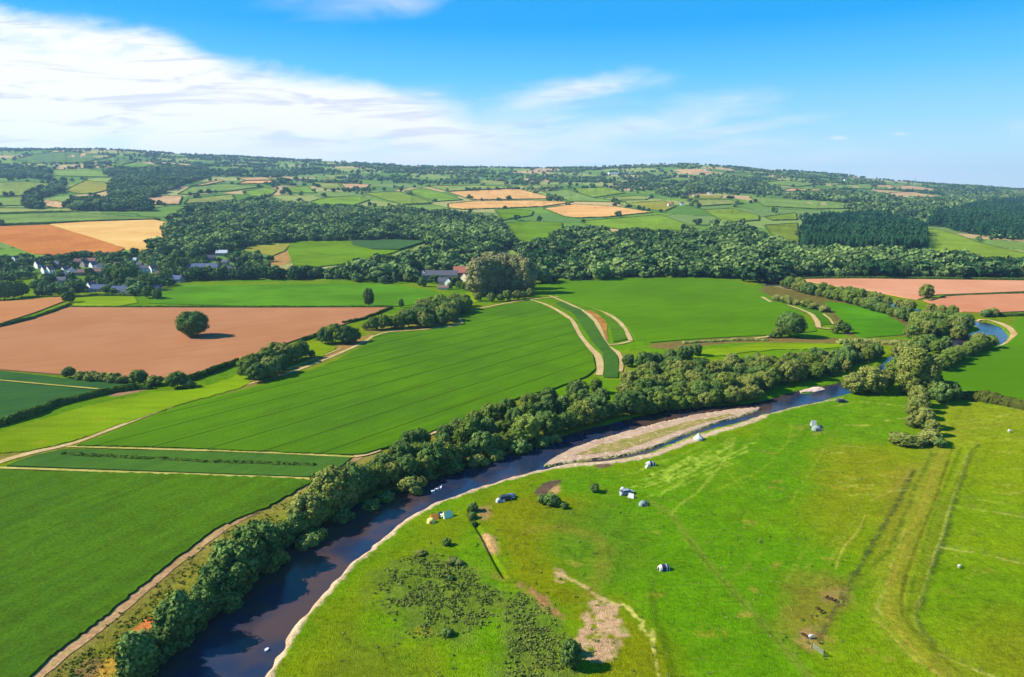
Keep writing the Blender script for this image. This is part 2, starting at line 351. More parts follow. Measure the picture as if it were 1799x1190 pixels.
# ------------------------------------------------------------------ draped sheets
def drape(name, poly, mat, off=.3, skirt=0.0, grid=14, rough=0.0, smooth=False, step=7, parent=None):
    P = dens_line(poly, step, True, smooth)
    if rough: P = P+(RNG.random(P.shape)-.5)*2*rough
    x0, y0 = P.min(0); x1, y1 = P.max(0); gx, gy = np.meshgrid(np.arange(x0, x1, grid), np.arange(y0, y1, grid*.45)); G = np.stack([gx.ravel(), gy.ravel()], 1)
    G[:, 0] += (np.arange(len(G)) % 2)*grid*.3
    G = G[inside(G, P)]
    if len(G): G = G[segdist(G, P, True) > grid*.25]
    A = np.concatenate([P, G]) if len(G) else P; nb = len(P)
    res = delaunay_2d_cdt([Vector(p) for p in A.tolist()], [], [list(range(nb))], 1, 1e-4)
    V2 = np.array([[v.x, v.y] for v in res[0]]); F = [list(f) for f in res[2]]
    W = unproj(V2); W[:, 2] = hground(W[:, 0], W[:, 1])+off
    F2 = []
    for f in F:
        a, b, c = (W[i] for i in f[:3]); F2.append(tuple(f) if (b[0]-a[0])*(c[1]-a[1])-(b[1]-a[1])*(c[0]-a[0]) > 0 else tuple(reversed(f)))
    V = [tuple(v) for v in W]
    if skirt:
        cnt = {}
        for f in F2:
            for i in range(len(f)): a, b = f[i], f[(i+1) % len(f)]; k = (min(a, b), max(a, b)); cnt[k] = (None if k in cnt else (a, b))
        low = {}
        for k, e in cnt.items():
            if e is None: continue
            for i in e:
                if i not in low: low[i] = len(V); V.append((V[i][0], V[i][1], V[i][2]-skirt))
            F2.append((e[1], e[0], low[e[0]], low[e[1]]))
    return obj(name, mesh(name, V, F2, mat), parent)
def ribbon(name, pts, width, mat, off=.12, step=8, smooth=True, jit=.15):
    P = unproj(dens_line(pts, step, False, smooth))[:, :2]; n = len(P)
    T = np.gradient(P, axis=0); T /= np.maximum(np.hypot(T[:, 0], T[:, 1])[:, None], 1e-6); Nn = np.stack([-T[:, 1], T[:, 0]], 1)
    wd = width if hasattr(width, '__len__') else [width, width]
    ws = np.interp(np.linspace(0, 1, n), np.linspace(0, 1, len(wd)), wd)
    V = []
    for k in (-.5, -.17, .17, .5):
        sl = np.arange(n)*.35+k*31+P[0, 0]; j = 1+((fbm(sl, sl*0+k*9, 77, 3)-.5)*4*jit+(RNG.random(n)-.5)*jit*.5)*(abs(k) > .3)
        q = P+Nn*(ws*k*j)[:, None]; V.append(np.column_stack([q, hground(q[:, 0], q[:, 1])+off]))
    V = np.concatenate(V); F = []
    for k in range(3):
        for i in range(n-1): F.append((k*n+i, k*n+i+1, (k+1)*n+i+1, (k+1)*n+i)[::-1])
    o = obj(name, mesh(name, V, F, mat)); return tag(o, kind='structure')

# ------------------------------------------------------------------ ground
rows = [12.0]
while rows[-1] < 760: y = rows[-1]; rows.append(y+max(.28, 2.1*y*y/108000) if y > 95 else y+4)
while rows[-1] < 5200: rows.append(rows[-1]+min(22, 9+(rows[-1]-760)*.01))
while rows[-1] < 13500: rows.append(rows[-1]*1.06)
rows = np.array(rows)
cu = np.arange(-.82, .82, .00178); ext = np.array([.84, .87, .92, 1.0, 1.15, 1.4, 1.8, 2.5, 4, 8, 16]); cu = np.concatenate([-ext[::-1], cu, ext])
GU, GY = np.meshgrid(cu, rows); GX = GU*np.where(GY < 60, 60, GY); GZ = hground(GX, GY)
gx, gy = GX.ravel(), GY.ravel(); NV = len(gx)
col = np.zeros((NV, 3))
def A(*c): return np.array(S(*c))
# meadow base: lime to yellow-olive mottling
f = fbm(gx/45, gy/45, 31, 4); f2 = fbm(gx/7, gy/7, 32, 3); f3 = fbm(gx/2.2, gy/2.2, 33, 2)
t = np.clip((f-.42)/.2, 0, 1)[:, None]
col[:] = A(104, 156, 4)*(1-t)+A(132, 160, 8)*t
t = np.clip((f2-.55)/.2, 0, 1)[:, None]*.35; col = col*(1-t)+A(82, 140, 6)*t
# hills: patchwork of small fields with darker edges
hm = np.where(gy > 700)[0]; hx, hy = gx[hm], gy[hm]
warpx = hx+40*(fbm(hx/300, hy/300, 61)-.5); warpy = hy+60*(fbm(hx/300, hy/300, 62)-.5)
def cells(x, y):
    cs, cy_ = 165., 230.; ix = np.floor(x/cs); iy = np.floor(y/cy_); b1 = np.full(len(x), 1e9); b2 = b1.copy(); idn = np.zeros(len(x))
    for a in (-1, 0, 1):
        for b in (-1, 0, 1):
            jx = ix+a; jy = iy+b; px_ = (jx+.5+(_h(jx, jy, 71)-.5)*.8)*cs; py_ = (jy+.5+(_h(jx, jy, 72)-.5)*.8)*cy_
            d = np.abs(x-px_)*1.0+np.abs(y-py_)*.75; hsh = _h(jx, jy, 73); cl = d < b1
            b2 = np.where(cl, b1, np.minimum(b2, d)); idn = np.where(cl, hsh, idn); b1 = np.where(cl, d, b1)
    return idn, b2-b1
cid, edge = cells(warpx, warpy)
pal = np.array([S(118, 162, 72), S(136, 172, 84), S(104, 152, 64), S(152, 182, 100), S(126, 172, 66), S(166, 184, 104), S(110, 156, 78), S(216, 192, 144), S(132, 166, 92), S(184, 190, 124)])
pc = pal[(cid*9.99).astype(int)]*(1+.25*(fbm(hx/60, hy/60, 75)-.5))[:, None]
e = np.clip(1-edge/12, 0, 1)[:, None]*.85; pc = pc*(1-e)+A(52, 84, 46)*e
r = np.clip((hy-720)/80, 0, 1)[:, None]; col[hm] = col[hm]*(1-r)+pc*r
# --- worn, bare and rough patches of the ground itself
GP = np.stack([gx, gy], 1)
def paint(pts, c, width=None, soft=1.5, k=1.0, rough=1.2, smooth=True, breakup=0.0, ns=2.0):
    """width: a stroke that many metres wide; None: a filled patch"""
    global col
    L = unproj(dens_line(pts, 8, width is None, smooth))[:, :2]; pad = (width or 0)+soft*2+rough*2
    m = np.where((gx > L[:, 0].min()-pad) & (gx < L[:, 0].max()+pad) & (gy > L[:, 1].min()-pad) & (gy < L[:, 1].max()+pad))[0]
    if not len(m): return
    Q = GP[m]; d = (segdist(Q, L)-width/2) if width else sdf(Q, L)
    d = d+(fbm(Q[:, 0]/ns, Q[:, 1]/ns, 41, 3)-.5)*2*rough
    a = np.clip(.5-d/soft, 0, 1)*k
    if breakup: a = a*np.clip((fbm(Q[:, 0]/1.6, Q[:, 1]/1.6, 43, 3)-.5)*5+1.0-breakup+.3, 0, 1)
    a = a[:, None]; cc = A(*c)*(1+.3*(fbm(Q[:, 0]/1.2, Q[:, 1]/1.2, 44, 2)-.5))[:, None]; col[m] = col[m]*(1-a)+cc*a
def paints(lst):
    for a in lst: paint(a[0], a[1], **(a[2] if len(a) > 2 else {}))
# greener and yellower parts of the meadow
paints([
 ([(900,850),(1060,820),(1240,770),(1400,720),(1560,700),(1580,780),(1440,800),(1430,980),(1380,1190),(1180,1190),(1120,1010),(1040,900)], (96,154,0), dict(soft=22, k=.75, rough=8, ns=9)),
 ([(1440,790),(1580,790),(1620,830),(1560,900),(1480,960),(1440,900)], (142,152,22), dict(soft=14, k=.7, rough=6, ns=6)),
 ([(1490,700),(1570,690),(1580,760),(1490,780)], (112,158,10), dict(soft=10, k=.6, rough=5)),
 ([(1650,705),(1799,722),(1900,740),(1900,800),(1660,790)], (150,166,28), dict(soft=10, k=.75, rough=6, ns=6)),
 ([(1560,820),(1650,780),(1900,790),(1900,1250),(1480,1250),(1500,1050)], (140,168,14), dict(soft=14, k=.6, rough=7, ns=8)),
 ([(1640,1000),(1900,1000),(1900,1140),(1640,1100)], (104,152,6), dict(soft=12, k=.7, rough=6, ns=8)),
 ([(1690,1100),(1900,1110),(1900,1300),(1750,1250)], (138,148,24), dict(soft=12, k=.7, rough=6, ns=8)),
 ([(480,1190),(540,1100),(640,990),(760,910),(830,890),(830,870),(900,845),(960,835),(930,870),(800,960),(680,1060),(600,1190)], (128,146,6), dict(soft=10, k=.65, rough=5, ns=6)),
 ([(850,890),(1010,870),(1030,920),(960,960),(1000,1010),(1040,1050),(1090,1060),(1150,1110),(1190,1200),(1090,1300),(1010,1180),(1000,1080),(900,1030),(870,960)], (136,140,10), dict(soft=8, k=.75, rough=4, ns=5)),
 ([(700,985),(750,970),(800,985),(850,1010),(885,1040),(875,1080),(840,1110),(790,1125),(730,1125),(690,1090),(660,1050),(670,1010)], (108,136,44), dict(soft=5, k=.9, rough=5, ns=5)),
 ([(900,1040),(950,1060),(985,1100),(1000,1150),(1010,1220),(900,1300),(880,1190),(890,1120),(880,1070)], (108,134,48), dict(soft=5, k=.9, rough=5, ns=5)),
 ([(600,1120),(680,1130),(760,1150),(740,1230),(560,1260)], (104,126,30), dict(soft=8, k=.6, rough=5, ns=5)),
 ([(1000,890),(1100,900),(1130,980),(1080,1030),(1010,1000),(960,930)], (92,136,26), dict(soft=9, k=.7, rough=5, ns=5)),
 ([(1390,1020),(1500,1010),(1490,1050),(1450,1120),(1420,1145),(1370,1100)], (136,138,44), dict(soft=6, k=.9, rough=4, ns=5)),
 ([(1405,1110),(1440,1100),(1440,1125),(1425,1138),(1405,1128)], (186,150,104), dict(soft=2, k=.8, rough=1.5)),
 ([(1440,1040),(1490,1035),(1480,1060),(1450,1058)], (176,146,96), dict(soft=3, k=.6, rough=1.5)),
 ([(1560,830),(1640,820),(1620,900),(1575,960),(1530,1010),(1545,930)], (146,144,40), dict(soft=5, k=.7, rough=3, ns=4)),
 # bare silt and gravel
 ([(1049,1052),(1071,1057),(1093,1064),(1093,1084),(1096,1114),(1081,1141),(1065,1163),(1041,1168),(1021,1155),(1021,1118),(1021,1084),(1028,1071)], (206,176,138), dict(soft=1.0, rough=2.2, ns=2.5, breakup=.12)),
 ([(977,998),(990,998),(998,1010),(990,1024),(979,1022)], (202,172,132), dict(soft=.6, rough=1, breakup=.2)),
 ([(985,1008),(1005,1019),(1025,1029),(1045,1044),(1065,1056),(1082,1062)], (206,190,122), dict(width=1.0, soft=.6, rough=.6, ns=1.5)),
 ([(1095,1062),(1110,1075),(1117,1084),(1128,1092),(1128,1104),(1143,1118)], (214,214,110), dict(width=.8, soft=.5, rough=.6, ns=1.2)),
 ([(1143,1108),(1150,1122),(1147,1140),(1152,1165),(1160,1195)], (212,210,110), dict(width=.8, soft=.5, rough=.8, ns=1.0, breakup=.4)),
 ([(918,1028),(935,1038),(955,1055),(970,1072),(985,1082)], (172,136,90), dict(width=2.2, soft=1.5, rough=1.5, breakup=.3)),
 ([(840,892),(858,892),(864,905),(850,915),(840,905)], (184,150,104), dict(soft=2, k=.8, rough=1.2)),
 ([(846,935),(868,945),(876,975),(864,972),(850,955)], (204,164,122), dict(soft=1.4, k=.9, rough=1)),
 ([(960,868),(970,856),(985,853),(984,864),(974,874)], (198,166,112), dict(soft=1.2, rough=1)),
 ([(938,866),(945,856),(960,848),(984,843),(988,847),(972,855),(962,866),(955,874)], (112,92,82), dict(soft=.8, rough=.7)),
 ([(1045,818),(1060,808),(1080,808),(1072,820),(1052,823)], (120,98,84), dict(soft=.8, rough=.7)),
 ([(1035,1045),(1060,960),(1000,930),(930,930)], (160,138,60), dict(width=3, soft=4, k=.4, rough=2)),
 # gravel margins of the river
 ([(455,1200),(480,1162),(503,1128),(523,1092),(550,1063),(603,1003),(636,974),(670,949),(703,919),(736,899),(770,880),(803,869),(853,852),(903,837),(956,824),(1000,817),(1058,813),(1100,808),(1147,799),(1197,780),(1252,761),(1312,743),(1343,730)], (226, 204, 172), dict(width=3.0, soft=.9, rough=1.1, ns=2.0)),
 ([(1343,730),(1400,715),(1440,707),(1480,700)], (204, 190, 150), dict(width=1.3, soft=.9, k=.8, rough=.8, ns=2.0)),
 (BAR_PX, (222, 198, 172), dict(soft=1.0, rough=.6)),
 ([(30,1215),(75,1178),(110,1150),(180,1097),(240,1047),(290,1005),(340,968),(395,927),(460,893),(515,862),(555,845),(600,824),(640,803)], (210, 182, 136), dict(width=8.2, soft=1.8, rough=1.6, ns=2.5)),
 ([(190,1118),(250,1068),(350,988),(420,938),(500,892),(570,858),(625,826)], (190, 178, 84), dict(width=4.5, soft=2.5, k=.7, rough=1.8, ns=2.5, breakup=.2)),
 ([(560,868),(600,838),(630,820),(640,826),(600,858)], (206, 176, 110), dict(soft=2, k=.8, rough=1.5)),
 # vehicle tracks and ruts in the grass
 ([(1720,780),(1703,803),(1693,836),(1677,882),(1661,942),(1645,982),(1629,1035),(1612,1079),(1622,1109),(1636,1130)], (84, 112, 30), dict(width=1.3, soft=.9, k=.85, rough=.8, breakup=.1)),
 ([(1700,800),(1686,838),(1670,884),(1652,944),(1636,984),(1620,1037),(1603,1080),(1612,1112),(1628,1134)], (186, 194, 96), dict(width=.7, soft=.6, k=.75, rough=.7, breakup=.25)),
 ([(1655,962),(1690,968),(1733,975),(1799,992),(1850,1004)], (190, 196, 100), dict(width=.9, soft=.8, k=.8, rough=.8, breakup=.25)),
 ([(1682,890),(1740,899),(1799,909),(1850,917)], (178, 186, 90), dict(width=.9, soft=.8, k=.75, rough=.8, breakup=.25)),
 ([(1668,760),(1645,800),(1622,880),(1598,950),(1573,1020),(1566,1070),(1582,1106),(1625,1150),(1720,1225)], (150, 166, 40), dict(width=8.5, soft=3, k=.6, rough=1.2)),
 ([(1690,785),(1662,850),(1640,910),(1618,980),(1598,1050),(1594,1086)], (90, 128, 14), dict(width=.8, soft=.7, k=.7, rough=.6, breakup=.15)),
 ([(1700,790),(1672,855),(1650,915),(1628,985),(1608,1050)], (160, 178, 60), dict(width=.7, soft=.7, k=.6, rough=.6, breakup=.2)),
 ([(1640,790),(1612,850),(1585,915),(1556,975)], (96, 118, 30), dict(width=1.0, soft=.8, k=.7, rough=.7, breakup=.2)),
 ([(1590,930),(1575,970),(1562,1000)], (196, 184, 84), dict(width=.6, soft=.5, k=.8, rough=.5, breakup=.2)),
 ([(1660,760),(1652,800),(1640,850),(1620,905)], (180, 186, 70), dict(width=.7, soft=.7, k=.7, rough=.6, breakup=.2)),
 ([(1563,1020),(1552,1045),(1540,1068),(1548,1080)], (188, 190, 90), dict(width=.8, soft=.6, k=.7, rough=.7, breakup=.3)),
 ([(1660,770),(1700,752),(1799,744),(1880,748)], (150, 164, 44), dict(width=3.2, soft=2, k=.6, rough=1)),
 ([(1657,790),(1627,887),(1600,953),(1577,1017),(1570,1067),(1583,1100),(1617,1137),(1680,1200),(1760,1260)], (146,152,40), dict(width=3.6, soft=1.6, k=.7, rough=.8)),
 ([(1650,800),(1619,887),(1592,953),(1567,1017),(1559,1067),(1572,1102),(1606,1142),(1664,1200)], (164,160,52), dict(width=.6, soft=.6, rough=.5)),
 ([(1672,790),(1640,885),(1612,953),(1590,1017),(1583,1067),(1596,1096),(1632,1132),(1700,1195)], (112,124,22), dict(width=.7, soft=.6, rough=.5)),
 ([(1712,790),(1665,880),(1640,950),(1622,1010),(1600,1085),(1606,1110),(1640,1145)], (120,140,20), dict(width=1.6, soft=.8, k=.7, rough=.6)),
 ([(1140,880),(1180,905),(1200,933),(1250,997),(1310,1063),(1367,1127),(1430,1195)], (122,150,44), dict(width=2.2, soft=1.2, k=.75, rough=.6)),
 ([(1203,940),(1253,1003),(1313,1069),(1369,1132)], (96,128,28), dict(width=.6, soft=.5, k=.8, rough=.4)),
 ([(1180,905),(1196,885),(1225,865),(1260,825),(1285,790),(1290,772)], (150,182,56), dict(width=.9, soft=.8, k=.8, rough=.6)),
 ([(1150,840),(1190,822),(1240,795),(1285,770)], (136,176,34), dict(width=1.0, soft=.9, k=.7, rough=.8)),
 ([(1090,835),(1130,826),(1180,806),(1225,786)], (140,178,36), dict(width=1.0, soft=.9, k=.7, rough=.8)),
 ([(1160,870),(1200,840),(1250,805),(1280,785)], (142,180,40), dict(width=.9, soft=.8, k=.7, rough=.8)),
 ([(1110,850),(1160,832),(1210,808)], (128,168,26), dict(width=1.0, soft=.9, k=.6, rough=.8)),
 ([(1390,745),(1385,775),(1360,800),(1345,820),(1250,865)], (140,176,34), dict(width=1.2, soft=1, k=.55, rough=.9)),
 ([(1400,752),(1425,748),(1445,757),(1430,764)], (160,164,60), dict(width=2.0, soft=1.5, k=.6, rough=.8)),
 ([(1145,1030),(1150,1080),(1165,1120),(1185,1190)], (84,118,14), dict(width=1.6, soft=1, k=.7, rough=.5)),
 ([(1520,905),(1505,935),(1480,965),(1468,1000)], (180,176,70), dict(width=.5, soft=.5, k=.9, rough=.4)),
 ([(1520,1067),(1567,1117),(1610,1160),(1665,1195)], (176,172,72), dict(width=.6, soft=.5, k=.9, rough=.6, breakup=.2)),
 ([(1650,1150),(1700,1172),(1760,1195)], (178,180,84), dict(width=.5, soft=.5, k=.9, rough=.4)),
 ([(1605,828),(1573,890),(1533,957),(1500,1013),(1480,1050)], (78,100,34), dict(width=1.5, soft=1.0, k=.9, rough=.8, breakup=.3)),
 ([(1480,1050),(1460,1083),(1437,1127)], (108,104,52), dict(width=1.4, soft=1, k=.85, rough=.6)),
 ([(1600,827),(1580,850),(1560,866),(1530,880)], (166,160,62), dict(width=.7, soft=.7, k=.8, rough=.5)),
 ([(1444,800),(1500,812),(1560,806)], (176,180,50), dict(width=1.0, soft=1, k=.6, rough=.8, breakup=.3)),
 ([(1446,850),(1490,862),(1530,858)], (184,168,60), dict(width=1.4, soft=1.2, k=.6, rough=.9, breakup=.3)),
 ([(1440,826),(1500,838),(1570,830)], (172,172,48), dict(width=1.2, soft=1, k=.5, rough=.9, breakup=.3)),
 ([(1655,748),(1700,744),(1760,742)], (182,192,60), dict(width=.9, soft=.8, k=.7, rough=.6)),
 ([(1660,724),(1740,730),(1850,738)], (176,180,60), dict(width=.9, soft=.8, k=.6, rough=.6, breakup=.3)),
 ([(1645,705),(1680,700),(1720,703),(1799,722)], (190,186,90), dict(width=1.2, soft=1, k=.7, rough=.8, breakup=.2)),
 # rough grass between the crops and the river
 ([(-60,1400),(60,1190),(180,1090),(290,1000),(400,918),(550,850),(620,805),(700,775),(800,745),(860,722),(930,700),(1060,700),(1060,745),(830,815),(600,905),(400,1040),(260,1160),(140,1300)], (134,136,52), dict(soft=3, k=.85, rough=2)),
 ([(235,1105),(262,1085),(272,1092),(262,1110),(245,1112)], (226,140,78), dict(soft=1, rough=.8)),
 ([(160,1190),(180,1160),(205,1152),(210,1165),(190,1190)], (190,158,62), dict(soft=1.2, rough=.8)),
 ([(110,1200),(140,1170),(170,1155),(180,1165),(150,1200)], (156,128,88), dict(soft=1.5, k=.8, rough=1)),
 # field margins on the left bank
 ([(-300,860),(0,812),(130,782),(300,716),(440,680),(560,640),(640,605),(690,590),(640,600),(560,628),(440,668),(300,704),(130,768),(0,800),(-300,880)], (168,150,84), dict(soft=3, k=.7, rough=1.5)),
 ([(185,692),(240,680),(270,682),(200,697)], (190,150,118), dict(soft=2, rough=1)),
 ([(540,625),(600,605),(655,585),(650,592),(600,618),(560,632)], (178,146,88), dict(soft=2.5, rough=1.5)),
 ([(640,580),(700,560),(740,572),(815,560),(815,570),(740,580),(670,585)], (150,150,66), dict(soft=3, rough=1.5)),
 ([(1330,520),(1400,535),(1450,548),(1470,575),(1500,592),(1600,592),(1640,600),(1600,560),(1500,527),(1400,510),(1345,503)], (126,120,62), dict(soft=4, rough=2)),
 ([(1140,606),(1220,598),(1300,592),(1460,594),(1600,598),(1600,608),(1460,604),(1300,602),(1180,614)], (136,120,70), dict(soft=3, rough=2)),
 ([(1335,492),(1400,490),(1445,508),(1400,512)], (196,178,140), dict(soft=4, k=.8, rough=2)),
 ([(470,460),(485,448),(505,440),(515,452),(500,466),(478,468)], (196,158,96), dict(soft=5, rough=2)),
 ([(1075,664),(1092,655),(1100,640),(1090,620)], (150,150,60), dict(width=4, soft=3, k=.6)),
])
g9 = np.random.default_rng(99)
for i in range(26):      # swept hay and mower streaks
    x0 = g9.uniform(1085, 1230); y0 = 850-(x0-1085)*.28+g9.uniform(-12, 40); L_ = g9.uniform(40, 120); c_ = g9.uniform(-6, 6)
    paint([(x0, y0), (x0+L_*.5, y0-L_*.20+c_), (x0+L_, y0-L_*.45)], (170, 204, 70), width=.7, soft=.8, k=g9.uniform(.5, .95), rough=.9, breakup=.25)
for i in range(46):      # wavy strips of bleached grass
    x0 = g9.uniform(1440, 1760); y0 = g9.uniform(705, 900); L_ = g9.uniform(25, 80); a_ = g9.uniform(-.12, .12)
    if x0 < 1560 or y0 < 760 or x0 > 1690: paint([(x0, y0), (x0+L_*.5, y0+L_*a_+g9.uniform(-3, 3)), (x0+L_, y0+L_*a_)], (190, 196, 84), width=.8, soft=1.1, k=g9.uniform(.4, .85), rough=1.1, breakup=.3)
for i in range(34):      # darker and lighter rut fragments running with the old tracks
    x0 = g9.uniform(1180, 1720); y0 = g9.uniform(780, 1120); L_ = g9.uniform(30, 110); sl_ = g9.choice([-.9, -1.6, 1.0])
    paint([(x0, y0), (x0+L_*.5, y0+L_*.5*sl_+g9.uniform(-4, 4)), (x0+L_, y0+L_*sl_)], [(150, 170, 50), (92, 128, 16)][i % 2], width=.6, soft=.9, k=g9.uniform(.3, .7), rough=.9, breakup=.3)
for i in range(60):      # small pale and brown blotches
    x0 = g9.uniform(620, 1760); y0 = g9.uniform(760, 1180)
    if y0 > 1190-(x0-480)*.62: paint([(x0, y0), (x0+g9.uniform(4, 16), y0+g9.uniform(-3, 3))], [(164, 160, 60), (146, 150, 40), (120, 150, 30)][i % 3], width=g9.uniform(.8, 2.6), soft=1.2, k=.7, rough=1.2, breakup=.3)
vm = (gy < 470) & (gx > -80); col[vm] *= 1.17; col = np.clip(col, .001, .8)
m, n, b = newmat('meadow_grass'); at = n.node('ShaderNodeVertexColor'); at.layer_name = 'cover'; geo = n.node('ShaderNodeNewGeometry'); pos = geo.outputs['Position']
f1 = n.noise(pos, .9, 5, .75); f2_ = n.noise(pos, .16, 5, .7, .8); f3_ = n.noise(pos, 3.5, 2, .6)
stv = n.vmath('MULTIPLY', pos, (.35, 1.0, 1.0)); f4_ = n.noise(stv, .55, 4, .7, 1.2)
v = n.math('ADD', n.math('ADD', n.math('MULTIPLY', n.math('SUBTRACT', f1, .5), 1.7), n.math('MULTIPLY', n.math('SUBTRACT', f2_, .5), 1.1)), n.math('ADD', n.math('MULTIPLY', n.math('SUBTRACT', f3_, .5), .9), 1.0))
vv = n.node('ShaderNodeVectorMath', operation='SCALE'); n.link(at.outputs[0], vv.inputs[0]); n.link(v, vv.inputs['Scale'])
straw = n.mix(n.math('MULTIPLY', n.mapr(f4_, .54, .70), .30), vv.outputs[0], S(168, 180, 60)); dk = n.mix(n.math('MULTIPLY', n.mapr(f4_, .44, .30), .35), straw, S(64, 112, 6))
n.link(dk, b.inputs['Base Color'])
bp = n.node('ShaderNodeBump'); bp.inputs['Strength'].default_value = .8; bp.inputs['Distance'].default_value = .5; n.link(n.math('ADD', f1, f3_), bp.inputs['Height']); n.link(bp.outputs[0], b.inputs['Normal'])
M['ground'] = m
nr, nc = GU.shape; idx = np.arange(NV).reshape(nr, nc); F = np.stack([idx[:-1, :-1], idx[:-1, 1:], idx[1:, 1:], idx[1:, :-1]], -1).reshape(-1, 4)
ground = obj('ground', mesh('ground', np.stack([gx, gy, GZ.ravel()], 1), F, m, {'cover': ('FLOAT_COLOR', col)}, smooth=True)); tag(ground, kind='structure')
del GU, GY, GX, GP

# river water
m, n, b = newmat('river_water'); geo = n.node('ShaderNodeNewGeometry'); pos = geo.outputs['Position']
fw = n.noise(pos, .035, 3, .6); n.link(n.mix(n.mapr(fw, .4, .6), (.060, .034, .024), (.012, .022, .050)), b.inputs['Base Color'])
b.inputs['Roughness'].default_value = .08; b.inputs['Specular IOR Level'].default_value = .5; b.inputs['IOR'].default_value = 1.33
bp = n.node('ShaderNodeBump'); bp.inputs['Strength'].default_value = .22; bp.inputs['Distance'].default_value = .25
n.link(n.math('ADD', n.noise(pos, .8, 4, .6), n.math('MULTIPLY', n.noise(pos, .12, 2), 1.5)), bp.inputs['Height']); n.link(bp.outputs[0], b.inputs['Normal']); M['water'] = m
cen = RIVER; T = np.roll(cen, -1, 0)-np.roll(cen, 1, 0); T /= np.hypot(T[:, 0], T[:, 1])[:, None]; nrm = np.stack([T[:, 1], -T[:, 0]], 1)
ar = np.sum(cen[:, 0]*np.roll(cen[:, 1], -1)-cen[:, 1]*np.roll(cen[:, 0], -1)); outp = cen+nrm*(1.2 if ar > 0 else -1.2)
res = delaunay_2d_cdt([Vector(p) for p in outp.tolist()], [], [list(range(len(outp)))], 1, 1e-4)
wf = [tuple(f) for f in res[2]]; wv = [(v.x, v.y, WATER_Z) for v in res[0]]
wf = [f if (wv[f[1]][0]-wv[f[0]][0])*(wv[f[2]][1]-wv[f[0]][1])-(wv[f[1]][1]-wv[f[0]][1])*(wv[f[2]][0]-wv[f[0]][0]) > 0 else f[::-1] for f in wf]
tag(obj('river', mesh('river', wv, wf, m)), kind='structure')
M['gravel'] = soil('river_gravel', S(218, 196, 170), S(200, 172, 150), 2.2, S(236, 222, 200))
M['barveg'] = soil('bar_weeds', S(176, 166, 104), S(150, 156, 74), 1.2, S(214, 188, 150))
tag(drape('gravel_bar', BAR_PX, M['gravel'], .07, grid=5, rough=.25, smooth=True), kind='structure')
tag(drape('river_island', [(1405,686),(1420,681),(1445,679),(1450,683),(1430,688),(1408,689)], soil('pale_shingle', S(252, 236, 226), S(238, 214, 204)), .30, skirt=.5, grid=6), kind='structure')
tag(drape('bar_grass', [(1010,800),(1050,783),(1100,771),(1160,755),(1220,739),(1285,727),(1290,729),(1240,742),(1190,757),(1150,772),(1105,788),(1060,796)], M['barveg'], .14, grid=5, rough=1.4), kind='structure')
M['pool'] = m
ribbon('river_shingle', [(1340,499),(1362,498),(1385,500),(1405,506)], [7, 9, 5], M['gravel'], .3, 6)
ribbon('bend_shingle', [(1712,562),(1735,563),(1755,568),(1772,577),(1780,588),(1775,599),(1758,610)], [1.5, 2.5, 3.5, 4, 3.5, 2], soil('bend_gravel', S(232, 206, 150), S(206, 160, 122), .8, S(226, 214, 130)), .35, 5, jit=.35)
ribbon('inner_shingle', [(1693,566),(1710,570),(1726,580)], [2, 3, 2], M['gravel'], .25, 5)
ribbon('inner_shingle', [(1688,591),(1705,589),(1715,587)], [1.5, 2, 1], M['gravel'], .25, 5)

# ------------------------------------------------------------------ fields
def aim(p, q): a, b_ = unproj([p, q])[:, :2]; d = b_-a; return math.atan2(d[1], d[0])
def across(p, ang): q = unproj([p])[0]; return -math.sin(ang)*q[0]+math.cos(ang)*q[1]
A3 = aim((600, 787), (1047, 633)); o1 = across((600, 787), A3); o2 = across((600, 752), A3); TR = abs(o2-o1)
field = lambda name, poly, mat, off=.5, skirt=1.0, **k: tag(drape(name, poly, mat, off, skirt, **k), kind='structure')
M['maize'] = crop('maize', S(76, 118, 26), S(86, 130, 20), A3+.2, row=0, contrast=.75, fine=1.1, mid=.22, c3=S(58, 110, 30), tram=26, trams=.14)
M['beet'] = crop('green_crop', S(80, 128, 26), S(96, 148, 8), A3, row=0, tram=TR, tramoff=(TR/2-(o1 % TR)), trams=.62, tramw=.75, contrast=.32, fine=1.0, mid=.06, big=.008)
M['teal'] = crop('teal_crop', S(68, 112, 48), S(82, 128, 44), A3, contrast=.34, mid=.14)
M['grassf'] = green('cut_grass', 93, 147, 10, 10, contrast=.18, big=.01, tram=40, trams=.10, ang=.6)
M['grass2'] = green('bright_pasture', 92, 149, 2, 8, contrast=.14, big=.01)
M['grass3'] = green('lush_pasture', 92, 154, 26, contrast=.2)
M['lime'] = green('lime_pasture', 134, 172, 8, contrast=.3)
M['barley'] = crop('ripe_barley', S(188, 134, 94), S(198, 146, 108), aim((0, 640), (600, 560)), tram=34, trams=.14, contrast=.16, mid=.05)
M['barley2'] = crop('cut_barley', S(196, 136, 90), S(206, 152, 100), .2, contrast=.25)
field('maize_field', [(-420,842),(0,828),(250,834),(500,842),(548,845),(547,849),(470,893),(387,926),(333,966),(283,1004),(233,1044),(177,1091),(100,1148),(53,1191),(-60,1300),(-420,1500)], M['maize'], .55, 1.0, grid=22, rough=1.6)
field('crop_strip', [(115,791),(300,794),(480,800),(618,806),(600,820),(560,836),(548,840),(250,829),(12,820),(60,802)], M['teal'], .5, .8)
